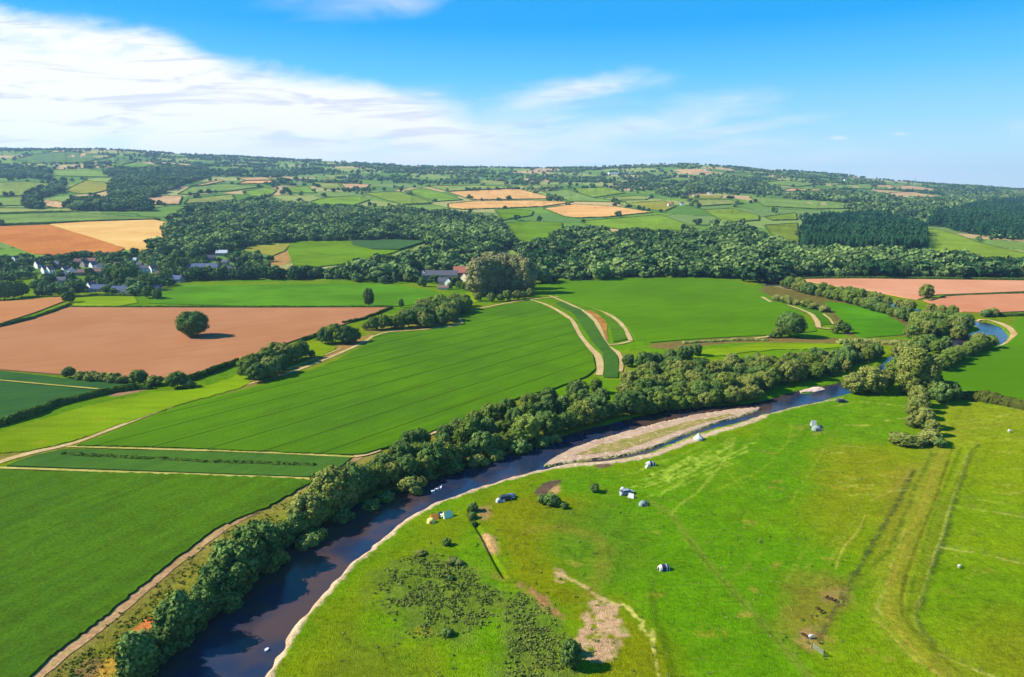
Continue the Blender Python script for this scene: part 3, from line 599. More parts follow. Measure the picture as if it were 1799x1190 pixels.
field('green_crop_field', [(136,785),(200,763),(300,725),(400,694),(460,680),(530,660),(590,636),(640,611),(656,594),(682,587),(740,583),(800,576),(818,569),(806,557),(830,548),(900,535),(935,529),(972,546),(1000,563),(1012,588),(1028,610),(1042,625),(1046,650),(1030,664),(960,689),(920,697),(870,718),(850,726),(800,744),(740,768),(680,788),(640,800),(618,802),(300,789)], M['beet'], .8, 1.2, grid=18, rough=.7)
field('teal_crop_strip', [(985,531),(1020,545),(1042,565),(1057,590),(1072,612),(1084,625),(1088,645),(1085,665),(1060,664),(1061,640),(1058,620),(1040,600),(1025,578),(1008,552),(975,534)], M['teal'], .5, .8, rough=.4)
field('river_bend_field', [(985,493),(1100,489),(1240,488),(1300,497),(1342,515),(1378,537),(1412,556),(1432,575),(1434,583),(1375,589),(1300,592),(1200,598),(1143,603),(1118,598),(1103,575),(1078,555),(1035,539),(995,527),(970,517),(985,505)], M['grassf'], .5, .8, grid=18)
field('narrow_crop_strip', [(1045,546),(1078,562),(1096,580),(1102,597),(1078,602),(1073,580),(1058,558)], green('strip_crop', 84, 130, 24), .5, .8)
field('dead_grass', [(1022,545),(1046,550),(1062,562),(1067,580),(1070,602),(1060,588),(1046,568)], soil('dead_weeds', S(198, 152, 82), S(176, 118, 62), .5, S(150, 140, 60)), .25, 0, rough=3)
field('village_meadow', [(262,534),(285,518),(305,506),(330,502),(640,499),(745,507),(776,517),(745,534),(690,540),(450,539)], M['grass3'], .5, .8)
field('paddock', [(130,523),(180,521),(235,521),(242,533),(200,540),(130,538)], M['lime'], .5, .6)
field('barley_field', [(-200,628),(0,578),(60,560),(122,541),(200,542),(450,542.5),(684,542),(640,560),(570,582),(520,599),(450,624),(400,647),(330,664),(290,668),(110,660),(0,651),(-200,642)], M['barley'], .8, 1.2)
field('barley_field', [(-220,560),(0,531),(108,523),(114,530),(60,551),(0,570),(-220,625)], M['barley2'], .8, 1.2)
field('teal_crop_field', [(-220,648),(0,654),(110,667),(190,675),(270,683),(196,690),(98,711),(0,744),(-220,815)], crop('left_crop', S(54, 100, 56), S(70, 116, 54), .5, contrast=.22, fine=.9), .8, 1.2)
field('lime_pasture', [(-220,878),(-220,822),(0,760),(150,715),(272,690),(340,684),(400,668),(428,650),(440,672),(420,684),(330,707),(230,740),(130,776),(50,794),(0,797)], green('strip_pasture', 126, 164, 8, contrast=.3, c3=S(150, 156, 30)), .3, .6, rough=1.2)
field('lime_pasture', [(528,607),(560,600),(592,612),(562,628),(535,624)], M['lime'], .3, .6, rough=1.5)
field('small_pasture', [(818,515),(838,514),(840,530),(822,536)], M['lime'], .3, .6)
field('riverside_pasture', [(1447,530),(1486,534),(1532,545),(1556,553),(1580,567),(1604,583),(1587,589),(1513,595),(1499,587),(1482,565),(1466,549)], green('river_grass', 86, 154, 14), .4, .6)
field('corner_pasture', [(1402,537),(1430,543),(1452,555),(1462,570),(1440,573),(1434,560),(1418,548)], green('corner_grass', 80, 134, 22), .35, .6)
field('lime_pasture', [(1160,641),(1190,628),(1230,616),(1330,605),(1455,605),(1500,608),(1440,614),(1350,616),(1240,628),(1190,640)], M['lime'], .4, .6, rough=1)
field('bright_field', [(1645,662),(1665,640),(1700,625),(1745,614),(1770,604),(1788,588),(1780,566),(1799,559),(2150,553),(2150,770),(1799,702),(1700,688),(1660,676)], M['grass2'], .5, .8, grid=18)
field('pink_barley_field', [(1405,492),(1470,490),(1799,494),(2150,496),(2150,512),(1799,513),(1645,519),(1612,527),(1590,524),(1530,512),(1490,507),(1440,499)], M['pink'], .7, 1.0)
field('pink_barley_field', [(1622,529),(1660,521),(1799,517),(2150,515),(2150,549),(1799,548),(1735,551),(1690,549),(1650,538)], crop('pink_barley_b', S(214, 148, 110), S(226, 164, 128), .02, contrast=.14), .7, 1.0)
PALE = soil('pale_track', S(222, 204, 150), S(204, 184, 128), 1.0)
DIRT = soil('dirt_track', S(204, 172, 134), S(184, 150, 112), .9, S(172, 166, 96))
MARG = soil('pale_margin', S(206, 200, 118), S(180, 186, 90), 1.0)
ribbon('farm_track', [(30,1215),(75,1178),(110,1150),(180,1097),(240,1047),(290,1005),(340,968),(395,927),(460,893),(515,862),(555,845),(600,822),(632,803)], [3.4, 3.2, 3.0, 2.8, 2.8], DIRT, .12, jit=.18)
ribbon('farm_track', [(-220,870),(-60,832),(0,812),(60,795),(130,779),(200,753),(300,715),(400,684),(470,667),(530,648),(590,624),(640,601),(655,590)], [4.5, 4, 2.6, 2.2, 2.2, 2.4], PALE, .18)
ribbon('track_verge', [(130,771),(200,745),(300,707),(430,673),(530,640),(600,612)], [1.2, 1.0, 1.6], MARG, .22)
ribbon('pale_margin', [(118,786),(300,791),(480,797),(622,804)], 1.5, MARG, .35)
ribbon('pale_margin', [(-60,822),(20,824),(250,832),(500,841),(545,843)], 1.5, MARG, .35)
ribbon('pale_margin', [(-60,668),(0,672),(100,681),(200,690)], 1.4, MARG, 1.2)
ribbon('field_margin', [(655,592),(682,584),(740,580),(800,573),(814,567),(800,557)], [1.8, 2.4], PALE, .3)
ribbon('field_margin', [(795,549),(830,545),(880,535),(930,527),(990,521)], [1.5, 2.6, 2.4], PALE, .3)
ribbon('grass_path', [(925,526),(955,534),(985,549),(1005,565),(1018,590),(1034,610),(1049,624),(1054,640),(1053,660)], [2.6, 3.2, 4.2, 4.0, 3.6], PALE, .3)
ribbon('grass_path', [(965,520),(1005,537),(1035,554),(1052,575),(1060,598),(1068,610),(1085,620),(1092,637),(1090,654)], [2.0, 3, 3.4, 2.6, 2.2], PALE, .4)
ribbon('grass_path', [(1030,536),(1062,549),(1090,568),(1103,588),(1108,599)], [2.4, 3.4, 3.4], PALE, .4)
ribbon('grass_path', [(1110,600),(1085,606),(1066,606)], [2.4, 2.4], PALE, .4)
ribbon('grass_path', [(1339,523),(1354,532)], [3, 3], PALE, .7)
ribbon('grass_path', [(1383,537),(1409,546),(1427,555),(1436,567),(1438,577),(1458,579)], [1.8, 3.0, 3.6, 3.0], PALE, .7)
ribbon('grass_path', [(1325,596),(1345,594),(1350,592)], [2.4, 2.4], PALE, .7)
ribbon('grass_path', [(1446,553),(1458,562),(1464,571)], [1.6, 1.6], PALE, .7)
for seg in ([(622,803),(642,799),(668,792)], [(742,767),(770,757),(808,741)], [(842,727),(862,718),(875,712)], [(905,700),(940,688),(975,680)]):
    ribbon('field_margin', seg, [2.6, 3.2, 2.0], PALE, .35)
ribbon('village_lane', [(285,511),(310,508),(335,504)], [3, 3], soil('lane_asphalt', S(150, 138, 140), S(164, 150, 146)), .3)

HF = []   # fields on the hills: polygon, material, hedge?
def hf(poly, mat, hedge=True, name='hill_field'): HF.append((poly, mat)); field(name, poly, mat, 1.2, 3.0, grid=12); (hedges.append(poly) if hedge else None)
hedges = []
g = {k: green('hill_grass_'+k, c[0]+12, c[1]+2, c[2], contrast=.18, fine=.3, mid=.04, bump=0) for k, c in dict(a=(110,155,78), b=(122,156,70), c=(144,160,62), d=(120,166,80), e=(90,136,72), f=(116,168,48), g=(98,152,24), h=(140,168,90), i=(122,166,52), j=(112,146,46)).items()}
hf([(-220,395),(0,399),(85,396),(150,415),(220,437),(205,446),(100,450),(60,447),(0,425),(-220,372)], M['oat'], False, 'oat_field')
hf([(88,395),(150,391),(270,387),(302,394),(298,410),(285,430),(265,442),(225,440),(150,414)], M['wheat2'], False, 'wheat_field')
hf([(-220,380),(0,378),(130,374),(280,385),(240,387),(80,392),(0,395),(-220,396)], g['a'])
hf([(-200,365),(0,366),(60,368),(130,367),(210,371),(130,372),(0,375),(-200,377)], g['h'])
hf([(-60,324),(45,320),(95,324),(75,335),(45,345),(-60,346)], g['b']); hf([(-60,349),(45,348),(40,362),(-60,364)], g['d'])
hf([(115,335),(150,318),(190,322),(188,335),(160,342),(130,340)], g['c']); hf([(80,300),(150,297),(190,303),(190,312),(110,310),(60,305)], g['d'])
hf([(68,352),(100,354),(118,358),(108,368),(75,362)], M['tan']); hf([(20,282),(60,272),(120,267),(200,274),(150,286),(60,288)], g['e'])
hf([(123,273),(150,269),(168,271),(140,277),(128,276)], M['tan'], False); hf([(200,276),(240,284),(215,290),(170,283)], g['e'])
hf([(235,352),(280,345),(320,346),(315,360),(245,360)], M['tan']); hf([(334,328),(387,317),(395,319),(361,326)], M['tan'])
hf([(416,313),(467,312),(480,317),(433,318)], M['tan']); hf([(416,324),(471,323),(484,318),(433,318.5)], M['wheat'])
hf([(313,342),(334,330),(391,324),(463,328),(408,336),(361,338),(328,343)], g['d']); hf([(427,338),(467,330),(486,336),(471,347),(440,345)], g['f'])
hf([(330,351),(408,342),(412,351),(387,357),(349,357),(323,359)], g['h']); hf([(501,330),(541,328),(556,340),(509,340)], g['f'])
hf([(547,321),(594,323),(602,334),(585,334),(556,328)], g['h']); hf([(598,323),(650,325),(640,333),(610,334)], M['tan'])
hf([(540,357),(566,349),(623,345),(650,352),(620,362),(600,366),(573,366)], g['f'])
hf([(640,340),(700,337),(750,353),(757,358),(707,360),(670,350)], g['i']); hf([(710,337),(743,331),(780,340),(813,352),(767,355)], g['f'])
hf([(747,327),(833,327),(883,328),(887,332),(787,337)], g['h']); hf([(707,362),(760,360),(790,368),(770,374),(720,372)], g['d'])
hf([(785,338),(890,333),(913,333),(977,350),(830,352)], M['wheat'], True, 'wheat_field'); hf([(787,359),(833,354.5),(933,353),(1007,356),(953,364),(873,367),(813,369),(787,366)], M['wheat'], True, 'wheat_field')
hf([(955,367),(1010,359.5),(1083,364),(1147,374),(1067,382),(1013,384),(993,382)], M['wheat'], True, 'wheat_field')
hf([(917,326),(983,327),(990,331),(933,333)], g['h']); hf([(953,337),(997,334),(1043,349),(1100,356),(1000,354.5)], g['d'])
hf([(997,332),(1067,330),(1097,340),(1043,348)], g['i']); hf([(1060,349),(1120,345),(1147,347),(1133,352),(1070,353)], g['h'])
hf([(1100,358),(1167,354),(1187,363),(1167,372),(1133,368)], g['c']); hf([(870,370),(900,367.5),(937,372),(933,380),(900,385),(883,388)], g['g'])
hf([(887,393),(933,390),(987,393),(987,407),(967,423),(933,430),(907,420)], g['g']); hf([(1020,390),(1160,378.5),(1200,393),(1240,410),(1100,405),(1033,397)], g['f'])
hf([(505,440),(512,425),(545,418),(640,417),(700,425),(752,424),(690,445),(630,462),(560,470),(515,468)], g['g'], False)
field('teal_crop_patch', [(612,420),(640,419),(700,424),(750,426),(700,441),(655,440),(620,432)], green('dull_teal', 74, 118, 66, 8, contrast=.15), 2.6, 1.2, grid=8)
hf([(430,440),(440,430),(500,426),(510,430),(500,442),(480,450)], g['c'], False)
hf([(1237,370),(1283,367),(1333,380),(1333,388),(1273,392)], g['i']); hf([(1317,347),(1400,350),(1520,360),(1520,367),(1433,368),(1343,363)], g['d'])
hf([(1207,352),(1280,352),(1307,358),(1233,363)], g['h']); hf([(1343,382),(1397,375),(1400,387),(1357,388)], g['i'])
hf([(1343,397),(1400,393),(1403,430),(1360,420)], g['j']); hf([(1610,447),(1625,405),(1643,404),(1683,414),(1720,428),(1799,447),(1900,470),(1900,490),(1799,470),(1733,462),(1667,456)], g['i'])
hf([(1500,445),(1540,438),(1600,440),(1617,449),(1560,452)], g['d'], False)
hf([(1460,326),(1533,323),(1530,333),(1477,332)], g['d']); hf([(1537,325),(1600,327),(1643,333),(1643,338),(1567,334),(1537,333)], M['tan'])
hf([(1563,339),(1600,338),(1650,345),(1675,354),(1617,351),(1563,345)], M['tan']); hf([(1373,337),(1387,332),(1473,334),(1420,337)], M['tan'])
hf([(1150,318),(1190,312),(1240,315),(1200,322)], g['d']); hf([(1270,305),(1310,303),(1330,312),(1290,316)], g['e']); hf([(1180,299),(1225,297),(1260,303),(1215,305)], M['tan'], False)
hf([(1330,322),(1380,318),(1440,324),(1400,329)], g['d']); hf([(1700,475),(1762,476),(1764,483),(1700,482)], soil('pale_yard', S(206, 186, 150), S(190, 170, 138)), False)
hf([(850,317),(905,321),(900,325),(840,323)], g['h'], False)
hf([(1190,343),(1270,344),(1265,349),(1195,349)], g['c'], False)

# ------------------------------------------------------------------ plants
def crown(seed, H, R, nl, nleaf, ls, base=.22, shape='round', lobef=.42, core=.78):
    """clumped crown: leaf-sized faces over many lobes, with a darker inner mass so that gaps stay deep"""
    g_ = np.random.default_rng(seed); Lc = []; Lr = []
    for i in range(nl):
        t = (i+.5)/nl; a = i*2.39996+g_.random()*.9
        if shape == 'round': z = 1-2*t*.86; r = math.sqrt(max(0, 1-z*z))
        elif shape == 'tall': z = 1-2*t; r = (1-abs(z)**2.6)**.5*.85
        else: z = 1-2*t; r = (1-z)/2*.95+.05
        q = (.62 if nl < 30 else .70)+.16*g_.random(); zz = H*(base+(1-base)*(.5+.5*z*q*1.12))
        Lc.append((math.cos(a)*r*R*q*(.85+.3*g_.random()), math.sin(a)*r*R*q*(.85+.3*g_.random()), zz))
        Lr.append(R*lobef*(.75+.5*g_.random()) if shape != 'cone' else R*(.22+.45*r))
    Lc = np.array(Lc); Lr = np.array(Lr)
    n = int(nleaf*1.35); k = g_.integers(0, nl, n); d = g_.normal(size=(n, 3)); d /= np.linalg.norm(d, axis=1)[:, None]
    P = Lc[k]+d*(Lr[k]*(.86+.22*g_.random(n)))[:, None]*np.array([1, 1, .85 if shape != 'tall' else 1.3])
    ins = np.zeros(n, bool)
    for j in range(nl): ins |= (np.linalg.norm(P-Lc[j], axis=1) < Lr[j]*.72) & (k != j)
    P, d, k = P[~ins], d[~ins], k[~ins]; n = len(P)
    out = P-np.array([0, 0, H*.55]); out /= np.linalg.norm(out, axis=1)[:, None]
    Nn = d*.75+out*.35+g_.normal(size=(n, 3))*.42; Nn /= np.linalg.norm(Nn, axis=1)[:, None]
    a = np.cross(Nn, g_.normal(size=(n, 3))); a /= np.linalg.norm(a, axis=1)[:, None]; b = np.cross(Nn, a); s = (ls*(.6+.8*g_.random(n)))[:, None]/2
    V = np.stack([P-a*s-b*s*.7, P+a*s-b*s*.7, P+a*s*.8+b*s, P-a*s*.8+b*s], 1).reshape(-1, 3); F = np.arange(4*n).reshape(-1, 4)
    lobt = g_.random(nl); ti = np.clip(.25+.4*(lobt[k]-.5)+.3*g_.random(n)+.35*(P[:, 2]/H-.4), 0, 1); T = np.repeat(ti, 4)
    CV = []; CF = []; nu, nv = 7, 5; b0 = len(V)
    for j in range(nl):
        bb = b0+len(CV)
        for q in range(nv+1):
            t = math.pi*q/nv
            for i in range(nu):
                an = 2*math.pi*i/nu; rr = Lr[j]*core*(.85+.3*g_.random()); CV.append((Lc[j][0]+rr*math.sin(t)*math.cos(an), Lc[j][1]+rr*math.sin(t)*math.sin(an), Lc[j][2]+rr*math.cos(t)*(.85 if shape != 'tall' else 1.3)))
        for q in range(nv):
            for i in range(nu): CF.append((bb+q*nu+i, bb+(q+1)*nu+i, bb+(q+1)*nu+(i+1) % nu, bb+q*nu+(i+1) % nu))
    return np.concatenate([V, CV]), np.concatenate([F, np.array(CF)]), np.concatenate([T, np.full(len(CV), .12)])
def trunk_me(name, H, r, seed, limbs=5, top=.62):
    mb = MB(); g_ = random.Random(seed); mb.tube([(0, 0, -.4), (0, 0, H*.04), (g_.uniform(-.2, .2), g_.uniform(-.2, .2), H*.3), (g_.uniform(-.4, .4), g_.uniform(-.4, .4), H*top)], [r*1.5, r*1.1, r*.8, r*.25], 8)
    for i in range(limbs):
        a = i*2.4+g_.random(); z = H*(.24+.3*i/limbs); L = H*.26; mb.tube([(0, 0, z), (math.cos(a)*L*.5, math.sin(a)*L*.5, z+L*.45), (math.cos(a)*L, math.sin(a)*L, z+L*.9)], [r*.5, r*.32, r*.1], 5)
    return mesh(name, mb.V, mb.F, M['bark'])
PROTO = {}
def proto(kind, nvar, mat, **k):
    L = []
    for i in range(nvar):
        kk = dict(k); V, F, T = crown(hash(kind) % 1 + i*13+len(kind), **kk)
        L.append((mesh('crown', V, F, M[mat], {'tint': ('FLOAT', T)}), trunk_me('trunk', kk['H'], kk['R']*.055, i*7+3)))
    PROTO[kind] = (L, k['H'])
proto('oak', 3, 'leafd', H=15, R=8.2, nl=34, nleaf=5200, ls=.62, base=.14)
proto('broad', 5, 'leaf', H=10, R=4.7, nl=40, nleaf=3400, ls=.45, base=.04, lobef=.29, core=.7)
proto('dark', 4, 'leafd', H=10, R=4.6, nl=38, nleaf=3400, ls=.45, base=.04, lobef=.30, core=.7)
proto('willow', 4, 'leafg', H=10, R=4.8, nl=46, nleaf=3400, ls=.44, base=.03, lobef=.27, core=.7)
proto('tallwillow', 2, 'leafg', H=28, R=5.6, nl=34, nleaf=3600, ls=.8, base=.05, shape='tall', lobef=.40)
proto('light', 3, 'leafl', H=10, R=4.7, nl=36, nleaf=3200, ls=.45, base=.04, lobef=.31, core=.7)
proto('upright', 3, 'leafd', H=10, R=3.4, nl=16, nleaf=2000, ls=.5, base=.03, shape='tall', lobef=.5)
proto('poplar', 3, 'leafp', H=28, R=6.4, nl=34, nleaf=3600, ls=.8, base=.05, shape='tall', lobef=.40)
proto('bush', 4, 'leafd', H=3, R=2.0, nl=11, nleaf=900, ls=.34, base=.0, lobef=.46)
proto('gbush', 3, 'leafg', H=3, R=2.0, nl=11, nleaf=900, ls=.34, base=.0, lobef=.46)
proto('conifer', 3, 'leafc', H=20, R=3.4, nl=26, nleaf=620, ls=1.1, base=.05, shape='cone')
ORD = ['first', 'second', 'third', 'fourth', 'fifth', 'sixth', 'seventh', 'eighth', 'ninth', 'tenth', 'eleventh', 'twelfth', 'thirteenth', 'fourteenth', 'fifteenth', 'sixteenth', 'seventeenth', 'eighteenth', 'nineteenth', 'twentieth']
ntree = 0
def plant(kind, px=None, H=10, label='', cat='tree', group=None, name='broadleaf_tree', wr=1.0, xy=None, parts=True):
    global ntree; ntree += 1
    if kind == 'willow' and name == 'broadleaf_tree': name = 'willow_tree'
    L, H0 = PROTO[kind]; cm, tm = L[ntree % len(L)]
    if xy is None: q = unproj([px])[0]; xy = (q[0], q[1])
    z = float(hground(np.array([xy[0]]), np.array([xy[1]]))[0]); s = H/H0; rz = random.random()*6.28; sc = (s*wr, s*wr*random.uniform(.9, 1.1), s)
    if parts:
        e = bpy.data.objects.new(name, None); C.objects.link(e); e.location = (xy[0], xy[1], z-.05); e.rotation_euler = (0, 0, rz); e.scale = sc; e.empty_display_size = .5
        obj('trunk', tm, e); obj('crown', cm, e)
    else: e = obj(name, cm, None, (xy[0], xy[1], z-.1), (0, 0, rz), sc)
    return tag(e, label, cat, group)
def along(pts, spacing, jit=.25, seed=0):
    P = unproj(dens_line(pts, 8))[:, :2]; seg = np.hypot(*np.diff(P, axis=0).T); s = np.concatenate([[0], np.cumsum(seg)]); g_ = np.random.default_rng(seed)
    t = np.arange(spacing*.4, s[-1], spacing); t = t+g_.uniform(-jit, jit, len(t))*spacing
    return [(np.interp(a, s, P[:, 0])+g_.uniform(-jit, jit)*spacing*.6, np.interp(a, s, P[:, 1])+g_.uniform(-jit, jit)*spacing*.6) for a in t]
def fill(poly, dmin, seed=0, maxn=99999, thin=1.0):
    P = unproj(dens_line(poly, 10, True, False))[:, :2]; g_ = np.random.default_rng(seed); lo, hi = P.min(0), P.max(0)
    n1 = int((hi[0]-lo[0])/dmin)+2; n2 = int((hi[1]-lo[1])/(dmin*.87))+2; a, b = np.meshgrid(np.arange(n1), np.arange(n2)); Q = np.stack([lo[0]+(a+.5*(b % 2))*dmin, lo[1]+b*dmin*.87], -1).reshape(-1, 2)
    Q = Q+g_.uniform(-.36, .36, Q.shape)*dmin; Q = Q[inside(Q, P)]
    if thin < 1: Q = Q[g_.random(len(Q)) < thin]
    return Q
# near river row on the far bank
row = along([(232,1200),(285,1148),(330,1108),(372,1066),(420,1020),(474,974),(540,925),(600,890),(650,862),(720,842),(780,822),(830,806),(880,790),(940,772),(1000,754),(1060,738),(1110,726)], 5.1, .2, 3)
for i, xy in enumerate(row):
    t = i/len(row); Hh = random.choice([1.12, 1, .9, .78, .66])*random.uniform(10, 11.6)*(1.0 if t < .35 else .86); k = random.choice(['willow', 'dark', 'dark', 'upright', 'dark', 'broad'] if t < .3 else ['broad', 'dark', 'dark', 'light', 'willow', 'upright', 'dark'])
    if i % 7 == 3: Hh *= .75
    plant(k, H=Hh, xy=xy, wr=1.08, group='trees lining the far bank of the river', label=('grey green ' if k == 'willow' else 'deep green ' if k in ('dark', 'upright') else 'light green ' if k == 'light' else 'mid green ')+('bushy tree in the far river bank row, %s from the bottom left' % ORD[i] if i < 20 else 'bushy tree in the upper part of the far river bank row'))
row2 = along([(560,893),(620,862),(680,832),(740,815),(800,793),(850,775),(900,757),(960,738),(1020,722),(1080,705)], 6.6, .3, 5)
for i, xy in enumerate(row2): plant(random.choice(['dark', 'broad', 'dark', 'upright']), H=random.uniform(5.5, 10), xy=xy, group='trees behind the riverside row', label='dark green tree standing behind the far bank row beside the big green crop field')
row3 = along([(700,800),(760,786),(860,745),(930,722),(1000,704),(1060,690)], 8, .35, 6)
for xy in row3: plant(random.choice(['dark', 'broad']), H=random.uniform(6, 8.5), xy=xy, group='low trees at the crop edge', label='low dark tree at the edge of the big green crop field')
low = along([(260,1172),(330,1105),(400,1052),(470,1000),(560,940),(640,892),(760,840),(900,797),(1000,765)], 9, .3, 7)
for xy in low: plant(random.choice(['bush', 'gbush', 'bush']), H=random.uniform(3, 5), xy=xy, wr=1.2, cat='bush', name='willow_bush', group='willow bushes overhanging the river', label='low willow bush overhanging the water under the far bank trees', parts=False)
# riverside wood above the gravel bar
for k, xy in enumerate(fill([(1100,708),(1124,722),(1178,713),(1251,707),(1315,700),(1352,691),(1400,677),(1462,662),(1505,648),(1520,636),(1570,618),(1500,630),(1400,644),(1300,650),(1200,658),(1130,658),(1095,680)], 6.6, 11)):
    plant(random.choice(['broad', 'willow', 'dark', 'light', 'willow', 'upright', 'dark']), H=random.choice([random.uniform(5, 7.5), random.uniform(7, 9), random.uniform(7.5, 10.5)]), wr=random.uniform(.85, 1.2), xy=xy, group='trees of the riverside wood above the gravel bar', label='round green tree in the riverside wood above the gravel bar')
for xy in along([(1096,642),(1130,648),(1170,641),(1225,624)], 6.5, .35, 12): plant('dark', H=random.uniform(6, 9), xy=xy, group='trees running from the grass path to the lime pasture', label='dark tree in the short line between the grass paths and the lime pasture')
for xy in along([(1112,729),(1150,722),(1200,716),(1251,711),(1315,704),(1340,699)], 5.5, .25, 71): plant(random.choice(['broad', 'willow']), H=random.uniform(5, 8), xy=xy, wr=1.15, group='low trees overhanging the water at the riverside wood', label='low tree overhanging the water at the foot of the riverside wood')
# groups on the right
rt = [('willow',(1500,690),9,1.3,'broad grey green willow overhanging the near bank, left of the pair by the meadow'),('willow',(1528,690),12,1.2,'tallest rounded grey green willow on the near bank at the top of the camping meadow'),('willow',(1552,682),8.5,1.1,'smaller grey willow just right of the tall rounded willow on the near bank'),
      ('tallwillow',(1588,692),22,1.0,'tall pale poplar at the left of the towering clump by the river bend'),('tallwillow',(1605,698),23,1.15,'tallest poplar in the middle of the towering clump by the river bend'),('tallwillow',(1628,700),20,1.1,'tall poplar at the right of the towering clump by the river bend'),('broad',(1572,668),10,1.2,'green tree behind the poplar clump beside the blue water'),
      ('willow',(1612,714),9,1.0,'grey green tree joining the poplar clump to the scrub line below it'),('willow',(1614,724),7.5,1.0,'second grey green tree below the poplar clump'),
      ('dark',(1650,708),9,1.1,'dark round tree at the foot of the poplars where the hedge begins'),('dark',(1668,702),8,1.1,'dark round tree at the left end of the long right hand hedge'),('dark',(1636,690),10,1.0,'dark tree in the shade of the poplar clump'),
      ('willow',(1607,735),8,1.05,'brownish round tree below the poplars at the head of the scrub line'),('willow',(1622,752),8,1.0,'grey green round tree in the middle of the scrub line below the poplars'),('willow',(1600,750),5,1.0,'low grey tree on the left side of the scrub line below the poplars'),('willow',(1636,765),6,.95,'olive tree near the foot of the scrub line below the poplars'),
      ('gbush',(1633,778),4.5,1.3,'pale grey bush at the foot of the scrub line below the poplars'),('gbush',(1588,780),3.4,2.2,'straggling olive bush on bare ground left of the scrub line'),('gbush',(1608,782),3.0,1.8,'low olive bush between the straggling bush and the scrub line'),('bush',(1648,784),3.2,1.1,'dark bush at the very foot of the scrub line')]
for k, p, Hh, wr, lb in rt: plant(k, p, Hh, lb, 'bush' if 'bush' in k else 'tree', name='bush' if 'bush' in k else ('poplar_tree' if k == 'tallwillow' else 'willow_tree' if k == 'willow' else 'broadleaf_tree'), wr=wr)
for xy in fill([(1565,628),(1600,612),(1640,602),(1700,582),(1705,596),(1660,612),(1620,640),(1590,660),(1570,655)], 8.5, 14, thin=.55): plant(random.choice(['broad', 'dark', 'willow']), H=random.uniform(7, 11), xy=xy, group='trees inside the river bend', label='green tree among those growing inside the river bend')
for xy in along([(1650,655),(1680,636),(1715,620),(1738,611)], 7.5, .3, 15): plant('broad', H=random.uniform(6, 9), xy=xy, group='trees along the bright right hand field', label='green tree on the river side of the bright green field at the right')
for xy in fill([(1600,560),(1640,570),(1690,572),(1700,580),(1650,592),(1600,600),(1590,590),(1615,580)], 9, 16): plant(random.choice(['broad', 'dark', 'willow']), H=random.uniform(8, 11), xy=xy, group='trees between the two river reaches', label='green tree in the thick clump between the two reaches of the river bend')
up = along([(1375,505),(1430,520),(1480,530),(1520,542),(1560,554),(1600,566),(1640,576),(1690,580)], 8.5, .3, 17)
for i, xy in enumerate(up): plant(random.choice(['broad', 'dark', 'willow']), H=random.uniform(6, 12), wr=random.uniform(.85, 1.25), xy=xy, group='trees along the upper river by the pink fields', label='round tree in the line along the upper river below the pink fields')
for xy in along([(1380,502),(1430,510),(1480,518),(1530,528),(1580,540),(1640,550),(1680,556)], 10, .3, 18): plant(random.choice(['broad', 'willow']), H=random.uniform(7, 10), xy=xy, group='trees on the pink field side of the upper river', label='round tree on the far side of the upper river against the pink fields')
for xy in along([(1360,528),(1385,534),(1400,536),(1445,548),(1452,550)], 9, .3, 19): plant('gbush', H=random.uniform(3.5, 6), xy=xy, wr=1.3, cat='bush', name='bush', parts=False, group='bushes by the brown rough ground', label='low olive bush in the brown rough ground behind the lone dark oak')
for p, k, Hh, lb in [((1388,592),'oak',14.2,'dark round oak standing alone at the right end of the big bright field'),((1366,593),'broad',7,'small green tree touching the left side of the dark lone oak'),((1357,594),'bush',3.2,'low bush left of the dark lone oak'),((340,593),'oak',15,'large round oak standing alone in the brown barley field'),
      ((648,539),'dark',15,'narrow dark tree at the meadow edge above the brown barley field'),((705,541),'dark',7,'small dark tree right of the narrow tree at the meadow edge'),((1627,524),'willow',12,'brownish lone tree on the line between the pink fields'),((1742,556),'gbush',6,'pale grey shrub by the shingle at the river bend'),((1730,557),'bush',5,'dark shrub left of the pale shrub by the river bend shingle'),
      ((1484,586),'dark',7,'rightmost dark tree of the small clump beyond the end of the grass path'),((1474,580),'willow',7,'grey tree of the small clump beyond the end of the grass path'),((1466,586),'broad',5.5,'low green tree left in the small clump beyond the end of the grass path'),((1718,612),'willow',9,'pale tree leaning over the water at the river bend'),((1740,600),'gbush',5,'pale bush at the water edge under the bend shingle')]:
    plant(k, p, Hh, lb, 'bush' if 'bush' in k else 'tree', wr=.62 if 'narrow' in lb else 1.0, name='bush' if 'bush' in k else ('oak_tree' if k == 'oak' else 'broadleaf_tree'))
# hedge trees and copses on the left bank
for i, (p, Hh) in enumerate([((122,664),5.5),((145,668),4),((162,670),4.5),((180,671),4),((200,673),4.5),((215,674),3.6),((245,675),7),((272,677),4.2),((312,681),7.5),((332,681),3.5)]):
    plant('dark' if Hh > 5 else 'gbush', p, Hh, 'dark %s in the broken hedge below the brown barley, %s from the left' % ('tree' if Hh > 5 else 'bush', ORD[i]), 'tree' if Hh > 5 else 'bush', 'broken hedge below the barley field', name='hedge_tree' if Hh > 5 else 'hedge_bush', wr=1.25)
cops = [((437,664),11),((455,670),9),((475,664),10),((470,648),11),((492,656),9.5),((500,640),11),((515,636),10),((530,630),9.5),((485,638),11),((548,628),4),((450,652),9)]
for i, (p, Hh) in enumerate(cops): plant(['broad', 'dark', 'willow'][i % 3], p, Hh, 'bushy tree in the copse beside the farm track bend, %s from its left' % ORD[sorted(range(len(cops)), key=lambda j: cops[j][0][0]).index(i)], group='copse beside the farm track', wr=1.05)
c2 = [((572,604),10),((590,603),12),((608,604),11),((622,602),9)]
